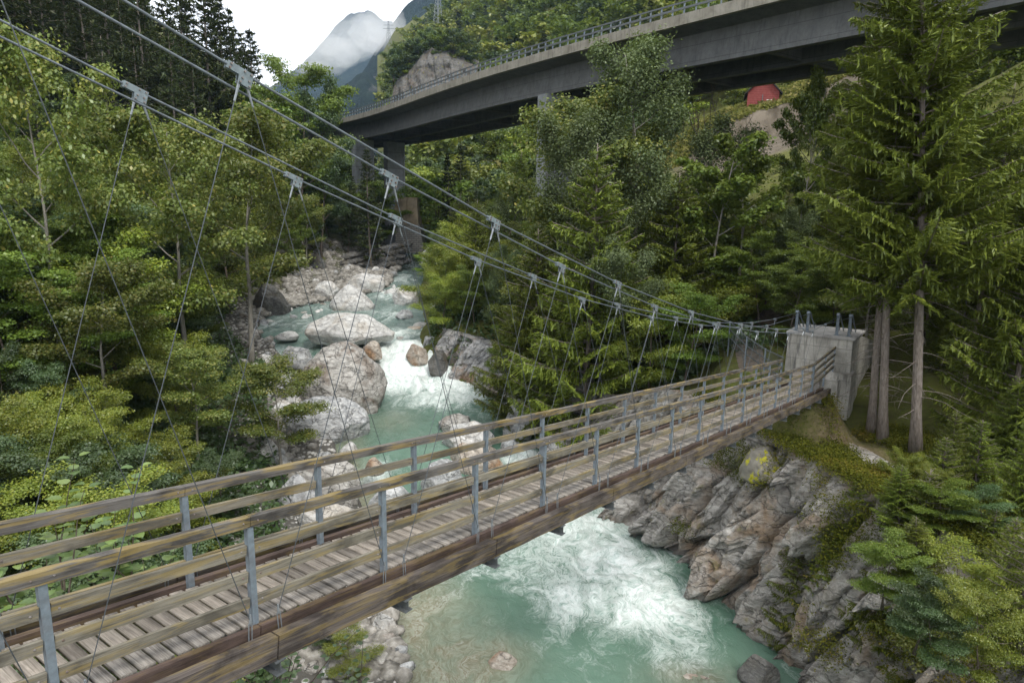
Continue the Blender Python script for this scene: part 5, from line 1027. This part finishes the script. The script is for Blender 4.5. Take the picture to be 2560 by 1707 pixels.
cover('undergrowth', 'dark green herbs and low shrubs under the trees of both banks', 60000, banks, .24, LM['dark'], 43, .8, .7, 8)
def mead_(r):
    F = r.uniform(94, 117); R = r.uniform(20, 66); return F, R, float(zt(F, R)[0])
cover('meadow_grass', 'dry yellow grass of the meadow in front of the barn', 26000, mead_, .45, LM['grass'], 44, .3, .4, 5)
# knotweed with big pale leaves beyond the far railing, and the leafy twigs under the bridge
def bigleaf(name, label, base, hts, leafs, mat, seed, spread=.5, lean=(0, 0), cat='plant'):
    r = np.random.default_rng(seed); o = thing(name, label, cat, base); tb = MB(); Vs_, Fs_, T_ = [], [], []; nb = 0
    for h in hts:
        d = np.array([r.normal() * spread + lean[0], r.normal() * spread + lean[1], 1.]); st = np.array(bez((r.normal() * .12, r.normal() * .12, 0), d, h, (0, 0, -.25), 10, r, .05)); tb.tube(st, [.016 - .0012 * i for i in range(11)], 5, False)
        for i in range(3, 11):
            for s in range(2):
                az = i * 2.2 + s * 3.1 + r.uniform(-.4, .4); p0 = st[i]; ln = leafs * r.uniform(.65, 1.15) * (1.1 - .03 * i); d = np.array([math.cos(az), math.sin(az), .28]); d /= np.linalg.norm(d); sd = np.cross(d, (0, 0, 1)); sd /= np.linalg.norm(sd); n3 = np.cross(sd, d)
                p1 = p0 + d * .06; prof = [(0, 0, 0), (.12, .32, .03), (.38, .43, .05), (.65, .33, .03), (.86, .14, -.03)]
                v = [p1]; 
                for x_, y_, z_ in prof[1:]: v += [p1 + d * ln * x_ + n3 * ln * (-.12 * x_ * x_), p1 + d * ln * x_ + sd * ln * y_ + n3 * ln * (z_ - .12 * x_ * x_), p1 + d * ln * x_ - sd * ln * y_ + n3 * ln * (z_ - .12 * x_ * x_)]
                v.append(p1 + d * ln - n3 * ln * .16)
                f = [(0, 1, 2), (0, 3, 1)]
                for q in range(3): a = 1 + 3 * q; f += [(a, a + 3, a + 4), (a, a + 4, a + 1), (a, a + 5, a + 3), (a, a + 2, a + 5)]
                f += [(10, 13, 11), (10, 12, 13)]; Vs_ += v; Fs_ += [[nb + k for k in q] for q in f]; T_ += [float(r.random())] * len(f); nb += len(v)
    tb.obj('stem', BARK, o); link('foliage', mesh('foliage', np.array(Vs_), np.array(Fs_), mat, False, {'tint': ('FLOAT', 'FACE', T_)}), o); return o
def gpt(u, v, F): f, r, z = onF(u, v, F); return W(f, r, z)
bigleaf('knotweed', 'tallest big-leaved knotweed stem rising above the far handrail at the left', gpt(165, 1480, 9.2), [2.1, 1.7, 1.3], .23, LM['knot'], 51, .06)
bigleaf('knotweed', 'big-leaved knotweed at the left picture edge behind the rails', gpt(60, 1560, 9.0), [1.9, 1.7, 1.6, 1.4, 1.2], .23, LM['knot'], 52, .35)
bigleaf('knotweed', 'big-leaved knotweed reaching over the rail toward the first far post', gpt(300, 1500, 9.6), [2.1, 1.6, 1.5, 1.3, 1.1], .22, LM['knot'], 53, .35, (.1, .2))
bigleaf('knotweed', 'low big-leaved knotweed seen between the rails left of the second near post', gpt(380, 1540, 9.4), [1.5, 1.3, 1.2, 1.1, 1.0, .8], .21, LM['knot'], 54, .5)
bigleaf('knotweed', 'big-leaved knotweed clump between the rails near the left corner', gpt(180, 1560, 9.3), [1.5, 1.4, 1.3, 1.2, 1.0, .9], .22, LM['knot'], 55, .5)
bigleaf('alder_twig', 'dark leafy twigs hanging in under the near beam of the bridge', gpt(690, 1790, 9.0), [1.7, 1.5, 1.7, 1.5, 1.3, 1.8, 1.2, 1.4], .12, LM['dark'], 56, .38, (.18, -.05))
bigleaf('alder_twig', 'sparse leafy twig at the bottom edge right of the bank', gpt(900, 1790, 10.0), [1.1, .9, 1.0, .8], .12, LM['dark'], 57, .4)
for i_, (u_, v_, z_, l_) in enumerate([(720, 1560, -15.2, 'left'), (800, 1630, -15.4, 'middle'), (880, 1690, -15.6, 'right'), (660, 1640, -15.0, 'outermost')]):
    f, r, z = onz(u_, v_, z_); tree(('hazel', 'alder')[i_ % 2], f, r, rng.uniform(1.5, 2.3), 'shrub', l_ + ' low shrub growing between the stones beneath the near beam', 'shrub', 'shrubs under the bridge', wide=1.2)
# bare dead branches in front of the meadow
db = thing('dead_tree', 'bare dead branches standing in front of the dark viaduct girders', 'dead tree', W(*onF(1775, 350, 55))); r_ = np.random.default_rng(61); tb = MB()
for k in range(9):
    b = bez((r_.normal() * 1.5, r_.normal() * .6, -1), (r_.normal() * .35, r_.normal() * .3, 1), r_.uniform(3.2, 5.4), (0, 0, .1), 7, r_, .13); tb.tube(b, [.06 - .007 * i for i in range(8)], 5, False)
    for j in range(2, 8): tb.tube(bez(b[j], r_.normal(size=3) + [0, 0, .3], r_.uniform(.6, 1.6), (0, 0, .2), 4, r_, .2), [.025, .02, .014, .01, .006], 3, False)
tb.obj('branch', flat('dead_wood', (.13, .10, .085)), db)
# exposed roots at the foot of the two grey spruces
rt_ = thing('tree_roots', 'bare roots spreading over the slope at the foot of the two grey trunks', 'roots', W(*onF(2195, 1095, 28.5))); r_ = np.random.default_rng(62); tb = MB()
for k in range(12): tb.tube(bez((0, 0, .05), (-r_.uniform(.3, 1), r_.normal() * .6, -.15), r_.uniform(.7, 1.9), (0, 0, -.25), 6, r_, .16), [.09, .08, .07, .055, .04, .03, .015], 5, False)
tb.obj('root', BARKR, rt_)
#FAR
# ------------------------------------------------------------------ far mountains, low cloud, haze
mtm, n, p = nmat('mountain_forest', .95, .05); P = pos(n)
a = noise(n, mapping(n, P, (1, 1, .3)), .035, 9, .72, .3); b = noise(n, P, .006, 8, .65, .6)
c = ramp(n, a, [(.35, (.006, .013, .012)), (.6, (.018, .030, .024))]); c = mixc(n, ramp(n, b, [(.55, (0, 0, 0)), (.60, (1, 1, 1))]), c, ramp(n, a, [(.4, (.03, .032, .03)), (.6, (.11, .11, .105))])); n.links.new(c, p.inputs['Base Color']); bump(n, p, a, 14, 1.)
def mountain(name, sil, D, depth, lean=.5, seed=1):       # sil: silhouette (u, v); the ridge stands D metres off and the flank comes depth metres forward
    u = np.linspace(sil[0][0], sil[-1][0], 420); v = np.interp(u, [q[0] for q in sil], [q[1] for q in sil]); t = np.linspace(-.35, 1, 150)
    v = v + 7 * fbm(np.stack([u * .045, u * 0, u * 0 + seed], 1), 7, .68); U, T = np.meshgrid(u, t, indexing='ij'); ridge = np.array([onF(a_, b_, D) for a_, b_ in zip(u, v)])
    Z0 = -60.; Tt = np.clip(T, 0, 1); F_ = D - depth * T; R_ = ridge[:, 1][:, None] * (1 - .0 * T) - .10 * depth * T; hgt = (ridge[:, 2][:, None] - Z0)
    rl_ = 1 - np.abs(f2(R_, F_, 5, 1 / 210., .55)); Z_ = Z0 + hgt * (1 - Tt ** .85) + (rl_ - .75) * 150 * np.sin(np.pi * np.clip(Tt, 0, 1)) ** .8 - 500 * np.clip(-T, 0, 1)
    V = np.stack([CAM[0] + F_ * HD[0] + R_ * RT[0], CAM[1] + F_ * HD[1] + R_ * RT[1], CAM[2] + Z_], -1).reshape(-1, 3)
    return tag(link(name, mesh(name, V, gridf(420, 150), mtm, True)), kind='structure')
mountain('mountain', [(560, 330), (700, 235), (768, 150), (800, 112), (840, 62), (880, 30), (920, 22), (960, 50), (1000, 60), (1100, 40), (1300, 0)], 2300, 1100, seed=3)
mountain('mountain_shoulder', [(700, 460), (760, 400), (800, 330), (850, 240), (905, 185), (935, 130), (980, 62), (1010, 20), (1060, -30), (1180, -120), (1500, -260)], 1250, 560, seed=8)
# low cloud: lumpy soft bodies of thin vapour
cm = bpy.data.materials.new('cloud_vapour'); cm.use_nodes = True; n = cm.node_tree; n.nodes.clear(); o_ = n.nodes.new('ShaderNodeOutputMaterial'); pv = n.nodes.new('ShaderNodeVolumePrincipled'); pv.inputs['Color'].default_value = (1, 1, 1, 1); pv.inputs['Density'].default_value = .0055; pv.inputs['Anisotropy'].default_value = .3; n.links.new(pv.outputs[0], o_.inputs['Volume'])
for i, (u, v, D, sx_, sz_, lab) in enumerate([(800, 140, 1150, 62, 15, 'lowest'), (880, 108, 1180, 70, 17, 'middle'), (955, 80, 1130, 42, 24, 'right-hand')]):
    V, F = ICO[5]; V = V.copy(); V *= (1 + .55 * fbm(V * 1.7 + i * 9, 5, .55))[:, None]
    o = link('cloud', mesh('cloud', V * [sx_, 120, sz_], F, cm, True), None, W(*onF(u, v, D))); o.rotation_euler = (0, -.25, math.atan2(HD[1], HD[0]) - math.pi / 2)
    o.scale = (1, 1, 1); tag(o, lab + ' wisp of white cloud hanging on the blue mountain', 'cloud', 'wisps of cloud on the mountain')
hz = MB().box(((W(1300, 0)[0]) * .9, W(1300, 0)[1] * .9, 350), (5200, 5200, 900)); ho = hz.obj('haze', None); ho.data.materials.clear()
hm = bpy.data.materials.new('valley_haze'); hm.use_nodes = True; n = hm.node_tree; n.nodes.clear(); o_ = n.nodes.new('ShaderNodeOutputMaterial'); pv = n.nodes.new('ShaderNodeVolumePrincipled')
pv.inputs['Color'].default_value = (.50, .70, 1, 1); pv.inputs['Density'].default_value = .00009; n.links.new(pv.outputs[0], o_.inputs['Volume']); ho.data.materials.append(hm); tag(ho, 'thin bluish haze filling the valley', 'haze', None, 'stuff')
